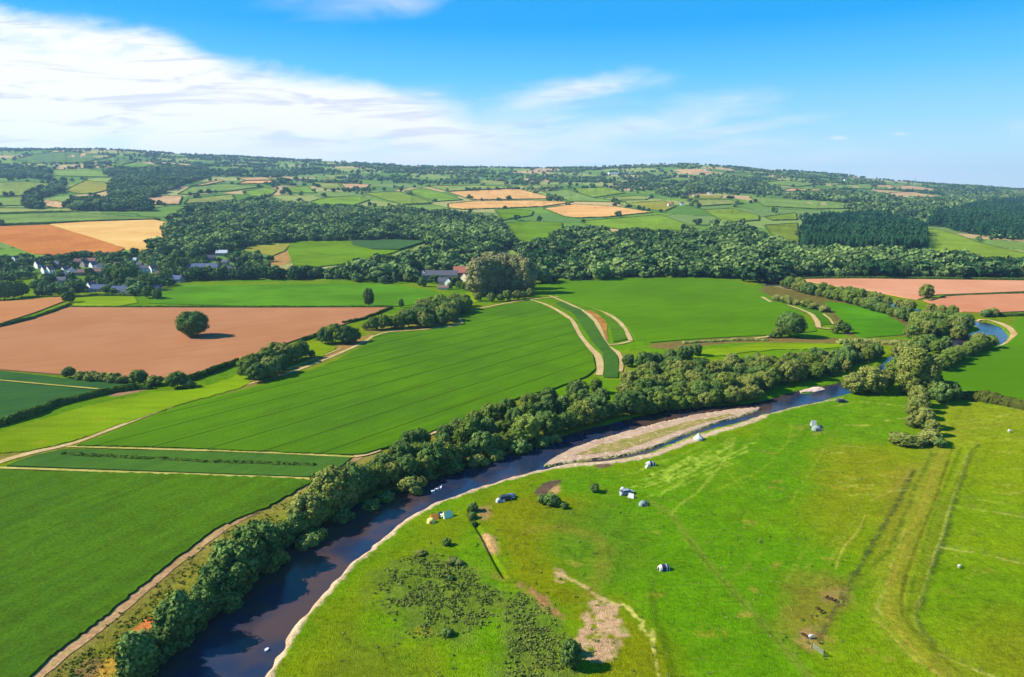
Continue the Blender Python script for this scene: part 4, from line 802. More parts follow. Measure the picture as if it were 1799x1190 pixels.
for i, (p, Hh) in enumerate(c2): plant(['dark', 'broad', 'dark'][i % 3], p, Hh, 'dark tree in the small copse at the barley field corner, %s from its left' % ORD[i], group='small copse at the barley corner')
for i, (p, Hh) in enumerate([((642,580),5),((655,580),9),((672,579),10),((688,576),8)]): plant('broad', p, Hh, 'rounded tree at the left end of the long copse by the crop, %s along' % ORD[i], group='left end of the long copse')
for xy in fill([(695,578),(715,560),(750,548),(785,538),(820,536),(822,548),(805,560),(795,570),(750,578)], 9.5, 21): plant(random.choice(['broad', 'dark', 'willow']), H=random.uniform(9, 12.5), xy=xy, group='trees of the long copse', label='bushy tree in the long copse at the top left of the green crop field')
for i, xy in enumerate(along([(838,521),(852,518),(866,516),(882,514),(900,515),(918,514),(930,516)], 8, .25, 22)+along([(845,512),(880,507),(925,508)], 10, .25, 23)): plant('poplar', H=random.uniform(29, 35), xy=xy, wr=1.35, name='poplar_tree', group='tall greyish poplar clump', label='tall greyish poplar in the big rounded clump right of the red roofed farm')
for xy in along([(838,529),(870,531),(900,528),(935,522)], 9, .3, 24)+along([(700,494),(728,496)], 12, .3, 25)+along([(800,507),(826,512),(842,515)], 12, .3, 26): plant(random.choice(['broad', 'willow']), H=random.uniform(6, 9), xy=xy, group='low trees at the foot of the poplars', label='low round tree at the foot of the greyish poplar clump')
# bushes on the meadow
for p, k, Hh, wr, lb in [((831,898),'bush',2.6,.8,'dark bush at the top of the narrow ditch'),((830,910),'bush',2.4,.8,'second dark bush down the narrow ditch'),((833,921),'bush',1.6,.8,'third and lowest dark bush on the narrow ditch'),((955,884),'bush',2.6,1,'left dark bush of the group below the mud pool'),((967,886),'bush',3.0,1.1,'tallest dark bush of the group below the mud pool'),((976,887),'bush',2.4,1,'right dark bush of the group below the mud pool'),((991,893),'bush',1.5,1.1,'small dark bush apart on the right of the mud pool bushes'),
      ((1045,864),'bush',2.6,.8,'lone dark bush between the mud pool and the tents'),((785,958),'bush',1.8,.9,'lone dark bush left of the narrow ditch'),((791,1020),'bush',1.1,1,'tiny dark bush in the middle of the rough olive scrub'),((786,1115),'bush',1.4,1.2,'dark bush at the bottom of the rough olive scrub'),((795,990),'gbush',1.5,1.6,'grey green bush in the top of the rough olive scrub'),((806,992),'gbush',1.2,1.4,'small grey bush right in the top of the rough olive scrub'),((738,974),'gbush',1.0,2,'low grey bush at the top left of the rough olive scrub'),
      ((1003,1172),'dark',5.5,.8,'dark slender tree beside the bare silt patch'),((1000,1150),'dark',3.4,.8,'smaller dark tree just above the slender one by the bare silt patch')]:
    plant(k, p, Hh, lb, 'bush' if 'bush' in k else 'tree', name='bush' if 'bush' in k else 'slender_tree', wr=wr, parts='bush' not in k)

# ---- merged vegetation that nobody could count
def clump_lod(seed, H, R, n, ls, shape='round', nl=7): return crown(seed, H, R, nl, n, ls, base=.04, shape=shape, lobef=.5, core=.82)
LODB = [clump_lod(100+i, 10, 5.2, 190, 1.5, nl=9) for i in range(5)]; LODF = [clump_lod(140+i, 10, 5.4, 44, 3.0, nl=4) for i in range(3)]; LODC = [clump_lod(120+i, 20, 3.6, 120, 1.8, 'cone', 9) for i in range(3)]
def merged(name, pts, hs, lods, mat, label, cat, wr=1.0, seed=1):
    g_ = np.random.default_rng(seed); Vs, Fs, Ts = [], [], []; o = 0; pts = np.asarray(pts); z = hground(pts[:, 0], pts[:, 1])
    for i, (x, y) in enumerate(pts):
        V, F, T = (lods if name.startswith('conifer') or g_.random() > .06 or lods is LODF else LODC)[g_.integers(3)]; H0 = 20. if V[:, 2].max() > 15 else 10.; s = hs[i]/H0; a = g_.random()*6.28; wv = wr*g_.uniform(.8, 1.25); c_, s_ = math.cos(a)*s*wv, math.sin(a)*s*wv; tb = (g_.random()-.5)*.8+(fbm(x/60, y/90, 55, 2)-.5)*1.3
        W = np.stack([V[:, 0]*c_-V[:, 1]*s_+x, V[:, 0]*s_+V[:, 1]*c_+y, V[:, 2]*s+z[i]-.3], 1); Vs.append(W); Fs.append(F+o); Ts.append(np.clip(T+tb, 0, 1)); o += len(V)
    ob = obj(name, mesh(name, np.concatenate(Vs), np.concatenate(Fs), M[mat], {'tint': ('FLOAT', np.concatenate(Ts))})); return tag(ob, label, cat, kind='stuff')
def offset_keep(P):
    z = hground(P[:, 0], P[:, 1]); cp, sp = math.cos(PITCH), math.sin(PITCH); dzv = z-CAMH; dep = P[:, 1]*cp-dzv*sp; up = P[:, 1]*sp+dzv*cp
    px = CX+FPX*P[:, 0]/dep; py = CY-FPX*up/dep
    return P[~((px > 736) & (px < 836) & (py > 483) & (py < 513)) & ~((px > 772) & (px < 792) & (py > 498) & (py < 520))]
def wood(name, polys, dmin, hr, label, mat='leafw', lods=None, thin=1.0, seed=5, wr=1.0, extra=None, cat='wood'):
    P = np.concatenate([fill(p, dmin, seed+i, thin=thin) for i, p in enumerate(polys)]+([np.array(extra)] if extra else []))
    gg = np.random.default_rng(seed); P = offset_keep(P); P = P[gg.random(len(P)) < .9]; h = hr[0]*.72+(hr[1]*1.18-hr[0]*.72)*gg.random(len(P))**1.3; print(name, len(P)); return merged(name, P, h, lods or LODB, mat, label, cat, wr*(1.2 if lods is None and dmin > 11 else 1), seed)
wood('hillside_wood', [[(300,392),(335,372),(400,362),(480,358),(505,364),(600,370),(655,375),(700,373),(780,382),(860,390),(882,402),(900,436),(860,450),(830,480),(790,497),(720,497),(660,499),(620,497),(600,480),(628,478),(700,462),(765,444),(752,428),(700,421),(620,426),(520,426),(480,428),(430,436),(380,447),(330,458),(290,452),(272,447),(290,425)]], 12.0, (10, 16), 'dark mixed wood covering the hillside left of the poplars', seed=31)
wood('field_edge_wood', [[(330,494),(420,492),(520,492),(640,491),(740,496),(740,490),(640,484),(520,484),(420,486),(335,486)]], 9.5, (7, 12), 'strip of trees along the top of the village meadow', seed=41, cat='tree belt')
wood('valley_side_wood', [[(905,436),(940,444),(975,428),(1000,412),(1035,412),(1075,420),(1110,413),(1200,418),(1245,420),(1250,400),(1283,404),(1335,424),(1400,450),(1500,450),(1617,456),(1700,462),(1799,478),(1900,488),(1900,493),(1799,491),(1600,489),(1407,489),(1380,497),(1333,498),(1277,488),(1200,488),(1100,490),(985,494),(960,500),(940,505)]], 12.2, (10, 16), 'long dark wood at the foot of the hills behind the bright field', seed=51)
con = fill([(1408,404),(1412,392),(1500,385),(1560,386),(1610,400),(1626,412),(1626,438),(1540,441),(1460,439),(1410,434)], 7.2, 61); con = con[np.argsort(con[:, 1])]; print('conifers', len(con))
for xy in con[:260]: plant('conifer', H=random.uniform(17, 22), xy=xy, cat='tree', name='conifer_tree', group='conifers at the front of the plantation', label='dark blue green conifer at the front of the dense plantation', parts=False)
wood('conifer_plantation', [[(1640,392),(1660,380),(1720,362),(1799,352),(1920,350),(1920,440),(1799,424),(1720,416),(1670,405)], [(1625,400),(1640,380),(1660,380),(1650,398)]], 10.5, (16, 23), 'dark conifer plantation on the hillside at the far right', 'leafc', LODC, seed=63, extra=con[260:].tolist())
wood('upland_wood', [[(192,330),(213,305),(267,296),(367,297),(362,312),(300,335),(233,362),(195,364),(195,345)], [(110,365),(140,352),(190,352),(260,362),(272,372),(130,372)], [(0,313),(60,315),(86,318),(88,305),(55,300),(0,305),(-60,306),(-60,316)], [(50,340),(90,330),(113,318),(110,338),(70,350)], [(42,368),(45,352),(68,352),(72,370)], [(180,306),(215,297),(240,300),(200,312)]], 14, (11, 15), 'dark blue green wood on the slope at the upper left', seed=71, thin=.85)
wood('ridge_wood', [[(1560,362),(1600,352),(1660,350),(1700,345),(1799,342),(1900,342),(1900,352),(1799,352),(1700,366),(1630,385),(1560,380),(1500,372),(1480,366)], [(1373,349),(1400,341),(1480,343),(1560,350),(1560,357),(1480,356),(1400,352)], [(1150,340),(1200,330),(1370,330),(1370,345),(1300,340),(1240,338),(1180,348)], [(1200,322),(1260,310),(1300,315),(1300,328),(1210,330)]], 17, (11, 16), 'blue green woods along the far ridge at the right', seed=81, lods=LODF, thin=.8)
# far trees along the field boundaries and in the settled country by the skyline
X_, Y_ = RNG.uniform(-3600, 3600, 150000), RNG.uniform(800, 4900, 150000); ok = np.abs(X_) < Y_*.80+60
X_, Y_ = X_[ok], Y_[ok]; wx = X_+40*(fbm(X_/300, Y_/300, 61)-.5); wy = Y_+60*(fbm(X_/300, Y_/300, 62)-.5); _, ed = cells(wx, wy)
pxs = CX+1235*X_/Y_
near_edge = (ed < 12) & (RNG.random(len(X_)) < .24)*(Y_ > 1150)
clus = (fbm(X_/170, Y_/170, 91, 3) > np.interp(Y_, [1500, 2300, 2900, 3400, 4900], [.72, .66, .58, .56, .55]))*(RNG.random(len(X_)) < .36)*(Y_ > 1900)
leftfew = (pxs < 330) & (RNG.random(len(X_)) < .45)
sel = (near_edge | (clus > 0)) & ~leftfew
P_ = np.stack([X_, Y_], 1)[sel]
bad = np.zeros(len(P_), bool)
for poly, _m in HF:
    L_ = unproj(dens_line(poly, 10, True, False))[:, :2]; c_ = L_.mean(0); Ls = c_+(L_-c_)*.94; m_ = (P_ > L_.min(0)).all(1) & (P_ < L_.max(0)).all(1); k_ = np.where(m_)[0]
    if len(k_): bad[k_[inside(P_[k_], Ls)]] = True
P_ = P_[~bad]; print('far trees', len(P_))
if len(P_) > 11000: P_ = P_[RNG.permutation(len(P_))[:11000]]
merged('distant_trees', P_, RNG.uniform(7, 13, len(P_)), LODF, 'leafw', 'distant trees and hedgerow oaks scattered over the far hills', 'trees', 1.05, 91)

# ---- hedges
def hedge(pts, h, w, label, name='hedge', step=None, lumps=.35, mat='leafh', closed=False, leaf=None, group=None):
    P = dens_line(pts, 5, closed, False); P = unproj(P)[:, :2]
    if closed: P = np.vstack([P, P[:1]])
    seg = np.hypot(*np.diff(P, axis=0).T); s = np.concatenate([[0], np.cumsum(seg)]); D = P[:, 1].mean(); step = step or max(.9, D/420); t = np.arange(0, s[-1], step)
    if len(t) < 3: t = np.linspace(0, s[-1], 3)
    Q = np.stack([np.interp(t, s, P[:, 0]), np.interp(t, s, P[:, 1])], 1); T = np.gradient(Q, axis=0); T /= np.maximum(np.hypot(T[:, 0], T[:, 1])[:, None], 1e-6); Nn = np.stack([-T[:, 1], T[:, 0]], 1); n = len(Q)
    Q = Q+Nn*((fbm(t/9, t*0+D, 7, 2)-.5)*1.5)[:, None]; z = hground(Q[:, 0], Q[:, 1])
    hv = h*(1-lumps+2*lumps*fbm(t/(h*1.8), t*0+D*.37, 8, 3)); prof = [(-.55, -.3), (-.6, .35), (-.45, .8), (-.15, 1), (.2, .97), (.5, .75), (.6, .3), (.55, -.3)]; V = []; k = len(prof); T_ = []
    for a, b in prof:
        j = 1+(RNG.random(n)-.5)*.5; hh = hv*b*(1+(RNG.random(n)-.5)*.25) if b > 0 else np.full(n, b*h*2)
        q = Q+Nn*(a*w*j)[:, None]; V.append(np.column_stack([q, z+hh])); T_.append(np.clip(RNG.random(n)*.6+b*.3, 0, 1))
    V = np.stack(V, 1).reshape(-1, 3); T_ = np.stack(T_, 1).ravel(); I = np.arange(n*k).reshape(n, k); F = np.stack([I[:-1, :-1], I[1:, :-1], I[1:, 1:], I[:-1, 1:]], -1).reshape(-1, 4)
    F = np.concatenate([F, [[I[0, 0], I[0, 1], I[0, 5], I[0, 7]], [I[0, 1], I[0, 2], I[0, 4], I[0, 5]], [I[-1, 7], I[-1, 5], I[-1, 1], I[-1, 0]]]])
    if leaf:
        m_ = int(s[-1]*leaf[0]); tt = RNG.random(m_)*(t[-1]); an = RNG.random(m_)*math.pi; c = np.stack([np.interp(tt, t, Q[:, 0]), np.interp(tt, t, Q[:, 1]), np.interp(tt, t, z)], 1); nx = np.interp(tt, t, Nn[:, 0]); ny = np.interp(tt, t, Nn[:, 1]); hh = np.interp(tt, t, hv)
        c[:, 0] += nx*np.cos(an)*w*.62; c[:, 1] += ny*np.cos(an)*w*.62; c[:, 2] += np.sin(an)**.7*hh*1.02; g_ = RNG.normal(size=(m_, 3))*.5+np.stack([nx*np.cos(an), ny*np.cos(an), np.sin(an)+.2], 1); g_ /= np.linalg.norm(g_, axis=1)[:, None]
        a = np.cross(g_, RNG.normal(size=(m_, 3))); a /= np.linalg.norm(a, axis=1)[:, None]; b = np.cross(g_, a); sz = leaf[1]/2*(.6+.8*RNG.random(m_))[:, None]
        V2 = np.stack([c-a*sz-b*sz, c+a*sz-b*sz, c+a*sz+b*sz, c-a*sz+b*sz], 1).reshape(-1, 3); F = np.concatenate([F, np.arange(4*m_).reshape(-1, 4)+len(V)]); V = np.concatenate([V, V2]); T_ = np.concatenate([T_, np.repeat(.25+.7*RNG.random(m_), 4)])
    return tag(obj(name, mesh(name, V, F, M[mat], {'tint': ('FLOAT', T_)})), label, 'hedge', group)
hedge([(-60,762),(0,749),(50,733),(100,713),(150,701),(200,689),(240,684),(268,683)], 2.6, 2.6, 'thick dark hedge between the blue green crop and the lime pasture', leaf=(26, .5))
hedge([(330,670),(360,660),(400,645),(418,638)], 2.8, 2.6, 'dark hedge along the lower right edge of the brown barley field', leaf=(24, .5))
hedge([(0,576),(30,569),(60,561),(95,549),(125,538)], 2.4, 2.4, 'dark hedge between the two brown fields by the village', leaf=(14, .6))
hedge([(528,600),(560,590),(590,580)], 2.0, 2.0, 'short dark hedge above the small lime pasture corner', leaf=(14, .6))
hedge([(122,541),(200,541.5),(300,541),(450,541),(560,541),(688,541)], 1.6, 1.8, 'long low hedge between the village meadow and the barley', leaf=(8, .6))
hedge([(688,542),(660,553),(640,561),(600,570)], 1.8, 1.8, 'low hedge at the right end of the barley field', leaf=(10, .6))
hedge([(1672,697),(1720,703),(1760,710),(1799,718),(1880,734)], 3.6, 4.5, 'long brownish hedge below the bright field at the right', leaf=(46, .55), mat='leafb', lumps=.5)
hedge([(1560,541),(1600,553),(1650,560)], 2, 2, 'low hedge on the far side of the upper river', leaf=(8, .6))
hedge([(1634,530),(1660,522),(1700,519),(1799,516),(1880,514)], 1.5, 2.2, 'thin dark hedge dividing the two pink fields', leaf=(6, .6))
hedge([(1755,556),(1799,555),(1880,553)], 2.4, 3, 'dark hedge between the pink field and the bright field at the right', leaf=(10, .6))
hedge([(1405,491),(1500,490),(1600,490),(1799,493),(1880,494)], 2.6, 4, 'dark hedge along the back of the pink fields', leaf=(6, .7))
hedge([(110,800),(150,803),(220,806),(300,810),(380,813),(450,816),(555,820)], 1.0, 1.6, 'row of dark scrub inside the narrow crop strip', leaf=(16, .45), lumps=.8)
hedge([(130,524),(170,521),(240,521)], 2.4, 2.4, 'dark hedge behind the lime paddock by the village', leaf=(8, .6))
hedge([(1200,604),(1240,601),(1300,598),(1350,598)], 1.2, 2.5, 'low brown hedge under the big bright field', leaf=(12, .5), mat='leafg', lumps=.6)
hedge([(1470,603),(1510,602),(1560,604),(1600,606)], 2.2, 4, 'rough hedge above the riverside wood near the bend', leaf=(16, .6), mat='leafg', lumps=.6)
hedge([(-60,377),(0,377),(130,374)], 3, 3, 'dark hedge above the green strip over the orange field'); hedge([(-60,397),(0,397),(80,394),(150,390),(240,387),(285,387)], 3, 3.5, 'dark hedge along the top of the orange and pale wheat fields')
hedge([(-60,366),(0,367),(130,367)], 3, 3, 'dark hedge high on the left above two green strips')
hw = ['pale', 'green']
for i, poly in enumerate(hedges):
    c_ = np.mean(np.array(poly), 0); D = unproj([c_])[0][1]
    where = 'left' if c_[0] < 600 else 'middle' if c_[0] < 1200 else 'right'
    hedge(poly, 1.4+D*.0006, 1.8+D*.0009, 'dark hedge round a small field on the far hills at the %s' % where, closed=True, group='hedges round fields on the far hills at the %s' % where, lumps=.5)
# rough scrub on the meadow
def tufts(name, polys, dens_, hr, wid, mat, label, seed):
    g_ = np.random.default_rng(seed); Vs = []; Ts = []
    for poly in polys:
        P = unproj(dens_line(poly, 10, True, True))[:, :2]; lo, hi = P.min(0), P.max(0); n = int((hi[0]-lo[0])*(hi[1]-lo[1])*dens_); Q = g_.uniform(lo, hi, (n, 2)); Q = Q[inside(Q, P)]; d_ = segdist(Q, P, True)
        Q = Q[(fbm(Q[:, 0]/3, Q[:, 1]/3, 17, 3) > .44) & (g_.random(len(Q)) < np.clip(d_/4, .2, 1))]; n = len(Q); z = hground(Q[:, 0], Q[:, 1]); hh = g_.uniform(*hr, n)*(.5+fbm(Q[:, 0]/4, Q[:, 1]/4, 18, 2))
        for r_ in range(5):
            c = np.stack([Q[:, 0]+g_.normal(size=n)*wid*.5, Q[:, 1]+g_.normal(size=n)*wid*.5, z+hh*g_.uniform(.15, .9, n)], 1); nn_ = g_.normal(size=(n, 3))*.6+[0, 0, .8]; nn_ /= np.linalg.norm(nn_, axis=1)[:, None]
            a = np.cross(nn_, g_.normal(size=(n, 3))); a /= np.linalg.norm(a, axis=1)[:, None]; b = np.cross(nn_, a); s = (wid*.5*g_.uniform(.5, 1, n))[:, None]; Vs.append(np.stack([c-a*s-b*s, c+a*s-b*s, c+a*s+b*s, c-a*s+b*s], 1).reshape(-1, 3)); Ts.append(np.repeat(g_.random(n), 4))
    V = np.concatenate(Vs); return tag(obj(name, mesh(name, V, np.arange(len(V)).reshape(-1, 4), M[mat], {'tint': ('FLOAT', np.concatenate(Ts))})), label, 'scrub', kind='stuff')
M['scrub'] = leafmat('leaf_scrub', S(98, 128, 44), S(144, 160, 88))
tufts('rough_scrub', [[(700,985),(750,970),(800,985),(850,1010),(885,1040),(875,1080),(840,1110),(790,1125),(730,1125),(690,1090),(660,1050),(670,1010)], [(900,1040),(950,1060),(985,1100),(1000,1150),(1010,1240),(900,1300),(880,1190),(890,1120),(880,1070)]], 2.6, (.12, .45), .42, 'scrub', 'rough olive scrub and bramble patches on the camping meadow', 5)
tufts('long_grass', [[(60,1200),(180,1100),(290,1010),(400,925),(550,862),(620,830),(640,860),(600,885),(470,955),(350,1045),(250,1130),(180,1200)]], 1.0, (.2, .6), .35, 'leafh', 'long rough grass between the dirt track and the riverside trees', 6)
tufts('meadow_tufts', [[(600,1190),(760,930),(960,840),(1100,820),(1240,780),(1450,720),(1570,700),(1580,800),(1520,1000),(1450,1190)]], .05, (.15, .4), .4, 'scrub', 'scattered taller grass tufts on the camping meadow', 8)

# ------------------------------------------------------------------ buildings
def pl(n_, c, **k): M[n_] = plain(n_, c, **k); return M[n_]
for n_, c in dict(white=(.72, .71, .68), cream=(.62, .54, .40), stone=(.34, .29, .27), brickw=(.36, .19, .13), slate=(.10, .10, .12), slateblue=(.09, .11, .19), redtile=(.40, .14, .09), browntile=(.20, .12, .10), glass=(.03, .04, .05), doorm=(.12, .10, .08), tin=(.40, .42, .46)).items(): pl(n_, c, rough=.7)
M['glass'].node_tree.nodes['Principled BSDF'].inputs['Roughness'].default_value = .15
nh = 0
def house(px, w, d, h, rot, wm, rm, label, detail=1, rise=.42, name='house', cat='house', chim=1, group=None):
    """gabled building, ridge along its width w"""
    global nh; nh += 1; q = unproj([px])[0]; e = bpy.data.objects.new(name, None); C.objects.link(e); e.location = (q[0], q[1], q[2]-.4); e.rotation_euler = (0, 0, R(rot)); rh = d*rise; h = h+.4
    mb = MB(); x, y = w/2, d/2
    mb.poly([(-x, -y, 0), (x, -y, 0), (x, -y, h), (-x, -y, h)]); mb.poly([(x, y, 0), (-x, y, 0), (-x, y, h), (x, y, h)])
    mb.poly([(x, -y, 0), (x, y, 0), (x, y, h), (x, 0, h+rh), (x, -y, h)]); mb.poly([(-x, y, 0), (-x, -y, 0), (-x, -y, h), (-x, 0, h+rh), (-x, y, h)]); mb.build('wall', M[wm], e)
    r_ = MB(); o = .45; dz = o*rh/y
    for s_ in (-1, 1):
        P = [(-x-o*.6, s_*(y+o), h-dz), (x+o*.6, s_*(y+o), h-dz), (x+o*.6, 0, h+rh), (-x-o*.6, 0, h+rh)]; P = P if s_ < 0 else P[::-1]
        b = len(r_.V); r_.V += [(a, b_, c+.04) for a, b_, c in P]+[(a, b_, c+.26) for a, b_, c in P]; r_.F += [(b+3, b+2, b+1, b), (b+4, b+5, b+6, b+7)]+[(b+i, b+(i+1) % 4, b+4+(i+1) % 4, b+4+i) for i in range(4)]
    ro = r_.build('roof', M[rm], e)
    for k in range(chim):
        cx = (x-.7)*(1 if k == 0 else -1); MB().box(cx-.45, cx+.45, -.45, .45, h+rh-.7, h+rh+1.1).build('chimney', M['brickw'], ro)
    if detail:
        n_ = max(2, int(w/3.2)); fl = 2 if h > 4.4 else 1
        for f_ in range(fl):
            for k in range(n_):
                cx = -x+w*(k+.5)/n_; z0 = .9+f_*2.6
                if f_ == 0 and k == n_//2: MB().box(cx-.5, cx+.5, -y-.06, -y+.05, .1, 2.3).build('door', M['doorm'], e); continue
                MB().box(cx-.55, cx+.55, -y-.04, -y+.05, z0, z0+1.25).build('window', M['glass'], e)
        if detail > 1:
            for s_ in (-1, 1): MB().box(s_*x-.05, s_*x+.05, -.6, .6, h-1.2, h).build('window', M['glass'], e)
    return tag(e, label, cat, group)
VH = [((68,471),6,9,4.6,58,'white','slate','white cottage, leftmost of the bright white gables in the village'),((80,480),6,8,4.6,56,'white','slate','white gabled cottage at the top left of the small village green'),((89,480),6,8,4.6,60,'white','browntile','white gabled cottage at the top right of the small village green'),
 ((165,473),7,8,5.2,58,'white','slate','tall white gabled house in the middle of the village'),((180,473),7,6,4,10,'white','slate','small white house just right of the tall white gabled one'),((171,483),11,7,4.2,4,'cream','browntile','pale pink terrace under the tall white gabled house'),
 ((116,480),7,7,4.4,60,'white','slate','blue shaded white house left of the village middle'),((128,482),7,7,4.4,-50,'white','slateblue','blue shaded white house with a steep blue roof in the village middle'),((117,490),15,7,3.4,2,'stone','slateblue','long low grey roofed building below the village middle'),
 ((162,511),6.5,8,5,56,'white','slate','lone bright white gabled house at the front of the village'),((179,512),17,8,3,2,'stone','slateblue','long blue roofed building beside the lone front white house'),((190,493),7,6,4,20,'cream','slate','small cream house in front of the big dark village trees'),
 ((149,469),6,7,4.6,70,'stone','slate','grey stone house with a narrow gable behind the village middle'),((158,463),16,7,3.6,3,'brickw','browntile','brown roofed row at the top edge of the village under the orange field'),((138,465),8,7,4,12,'brickw','browntile','brown brick house left of the top brown row'),
 ((227,517),12,6,2.8,0,'cream','slate','low pale building at the right end of the village front'),((234,462),10,7,3.4,5,'stone','tin','metal roofed shed at the top right of the village'),((212,514),14,7,3,4,'stone','slateblue','grey blue roofed shed near the right end of the village front'),
 ((255,478),9,7,4.6,8,'white','slate','white house with grey roof left of the gable by the lime tree'),((268,478),6,8,4.6,55,'white','slate','white gable house among trees between village and manor'),((278,485),6,5,3,15,'white','browntile','tiny white cottage beside the lime green tree'),
 ((312,496),11,8,3.6,-12,'stone','slateblue','blue roofed barn in the shade left of the manor'),((327,473),12,6,3,4,'stone','slate','grey outbuilding up behind the left of the manor'),((335,484),5,9,3.4,0,'stone','slate','narrow stone outbuilding attached left of the manor'),
 ((373,458),9,7,4,20,'brickw','slate','dark roofed house high behind the manor'),((391,449),15,8,3.6,0,'stone','tin','pale grey roofed barn highest behind the manor'),((396,466),8,6,3.8,-8,'stone','slate','small grey house right of and above the manor'),
 ((384,479),6,7,4,80,'cream','slate','pale gabled cottage touching the right end of the manor'),((401,476),8,6,3,6,'white','slate','low white building right of the manor'),((411,479),6,6,3.2,-10,'white','slate','last small white cottage to the right of the manor'),
 ((391,485),8,6,2.8,3,'stone','slate','low stone shed in front of the last cottages by the manor'),((419,461),8,6,3.6,12,'stone','slate','grey house among trees at the upper right of the manor'),((278,511),7,6,3,30,'stone','slate','small stone house at the lane end by the village meadow'),
 ((28,459),6,6,4,70,'white','slate','white house alone among trees at the far left of the village'),((100,470),9,7,3.8,-6,'stone','slateblue','slate roofed house between the white gables and the tall trees'),((108,497),12,7,3,-4,'stone','slate','dark roofed building in the lower left of the village'),((145,484),9,7,3.8,6,'brickw','browntile','brown house below the grey stone gable in the village'),((206,470),8,6,3.6,5,'stone','browntile','brown roofed cottage behind the big dark village trees'),((246,470),7,6,3.6,-5,'brickw','slate','brick cottage right of the big dark village trees')]
for a in VH: house(*a)
house((362,483), 30, 13, 6.0, -3, 'stone', 'slateblue', 'largest building, long stone manor with a broad blue slate roof', 2, .5, 'manor_house', 'manor', 2)
house((380,482), 9, 12, 5.4, 88, 'stone', 'slateblue', 'stone cross wing standing against the right end of the manor', 1, .55, 'manor_wing', 'house')
house((773,490), 38, 11, 4.5, 2, 'stone', 'slate', 'long slate roofed barn left of the poplar clump', 0, .4, 'barn', 'barn', 0)
house((748,490), 8, 8, 5.2, 60, 'white', 'slate', 'white gabled farmhouse at the left end of the long slate barn', 1, .45, 'farmhouse', 'farmhouse')
house((813,487), 20, 12, 5.6, 6, 'brickw', 'redtile', 'red roofed farm building beside the poplar clump', 1, .5, 'farm_building', 'barn', 0)
house((818,494), 6, 9, 4.2, 60, 'cream', 'redtile', 'small cream gabled outbuilding in front of the red roof, left one', 0, .5, 'outbuilding', 'outbuilding', 0)
house((826,492), 6, 8, 4.0, 60, 'cream', 'redtile', 'small cream gabled outbuilding in front of the red roof, right one', 0, .5, 'outbuilding', 'outbuilding', 0)
house((781,500), 13, 8, 3.6, 4, 'stone', 'slate', 'grey roofed shed in front of the long slate barn', 0, .4, 'shed', 'shed', 0)
house((789,502), 5, 7, 4.4, 70, 'white', 'slate', 'small white gabled cottage in front of the long slate barn', 0, .5)
house((779,509), 10, 5, 2.2, 0, 'cream', 'browntile', 'low cream wall and lean-to at the top corner of the village meadow', 0, .3, 'lean_to_shed', 'shed', 0)
FH = [(810,313),(835,314),(843,314),(873,318),(898,317),(936,317),(1049,318),(1060,302),(1161,339),(1173,334),(1198,341),(1207,341),(1338,342),(1349,342),(1316,339),(1177,363),(1198,361),(1220,346),(407,309),(602,312),(607,317),(528,322),(501,360),(192,297),(211,297),(202,306),(98,292),(625,309),(660,305),(742,302),(706,300),(1287,292),(1240,300),(1420,309),(1485,318),(1300,318),(1247,342),(1141,349),(640,313),(574,318),(760,298),(958,309),(1010,306),(1118,322)]
for i, p in enumerate(FH):
    D = unproj([p])[0][1]; wm, rm = [('white', 'slate'), ('cream', 'browntile'), ('white', 'browntile'), ('cream', 'redtile')][i % 4]
    if p[0] > 1160 and p[0] < 1210 and p[1] < 345: wm, rm = 'cream', 'redtile'
    side = 'left' if p[0] < 600 else 'middle' if p[0] < 1120 else 'right'
    house(p, [11, 9, 14][i % 3]*max(1, D/2600), 9*max(1, D/3200), 5.5, [3, -8, 84, 12, 0][i % 5], wm, rm, 'tiny %s %s farmhouse on the far hills at the %s' % ({'slate': 'grey roofed', 'browntile': 'brown roofed', 'redtile': 'red roofed'}[rm], 'white' if wm == 'white' else 'cream', side), 0, .45, 'farmhouse', 'farmhouse', 0, 'farmhouses scattered on the far hills, %s %s %s' % (wm, rm, side))
# polytunnels
q = unproj([(1094, 306)])[0]; e = bpy.data.objects.new('polytunnel', None); C.objects.link(e); e.location = q; mb = MB(); nb = 12
for k in range(nb):
    x0 = -75+k*150/nb; r_ = 150/nb/2; pr = [(x0+r_-math.cos(a)*r_, math.sin(a)*5.5) for a in np.linspace(0, math.pi, 9)]; b = len(mb.V)
    mb.V += [(a, -8, z+2.5) for a, z in pr]+[(a, 70, z+2.5) for a, z in pr]; mb.F += [(b+i, b+i+1, b+10+i, b+9+i) for i in range(8)]; mb.F.append(tuple(b+i for i in reversed(range(9))))
mb.build('tunnel_cover', pl('plastic', (.82, .80, .82), rough=.4), e); MB().box(-75, 75, -7.9, 69.9, -6, 2.5).build('side_wall', M['plastic'], e); tag(e, 'long white block of polytunnels near the skyline', 'polytunnel')
# mast
q = unproj([(1607, 326)])[0]; mb = MB(); mb.tube([(0, 0, -1), (0, 0, 48)], [1.8, .8], 6)
e = bpy.data.objects.new('radio_mast', None); C.objects.link(e); e.location = q; mb.build('mast_pole', M['tin'], e); MB().box(-3, 3, -.8, .8, 36, 38).box(-2.2, 2.2, -.8, .8, 43, 44.5).build('aerial', M['tin'], e); tag(e, 'thin radio mast standing on the skyline at the right', 'mast')
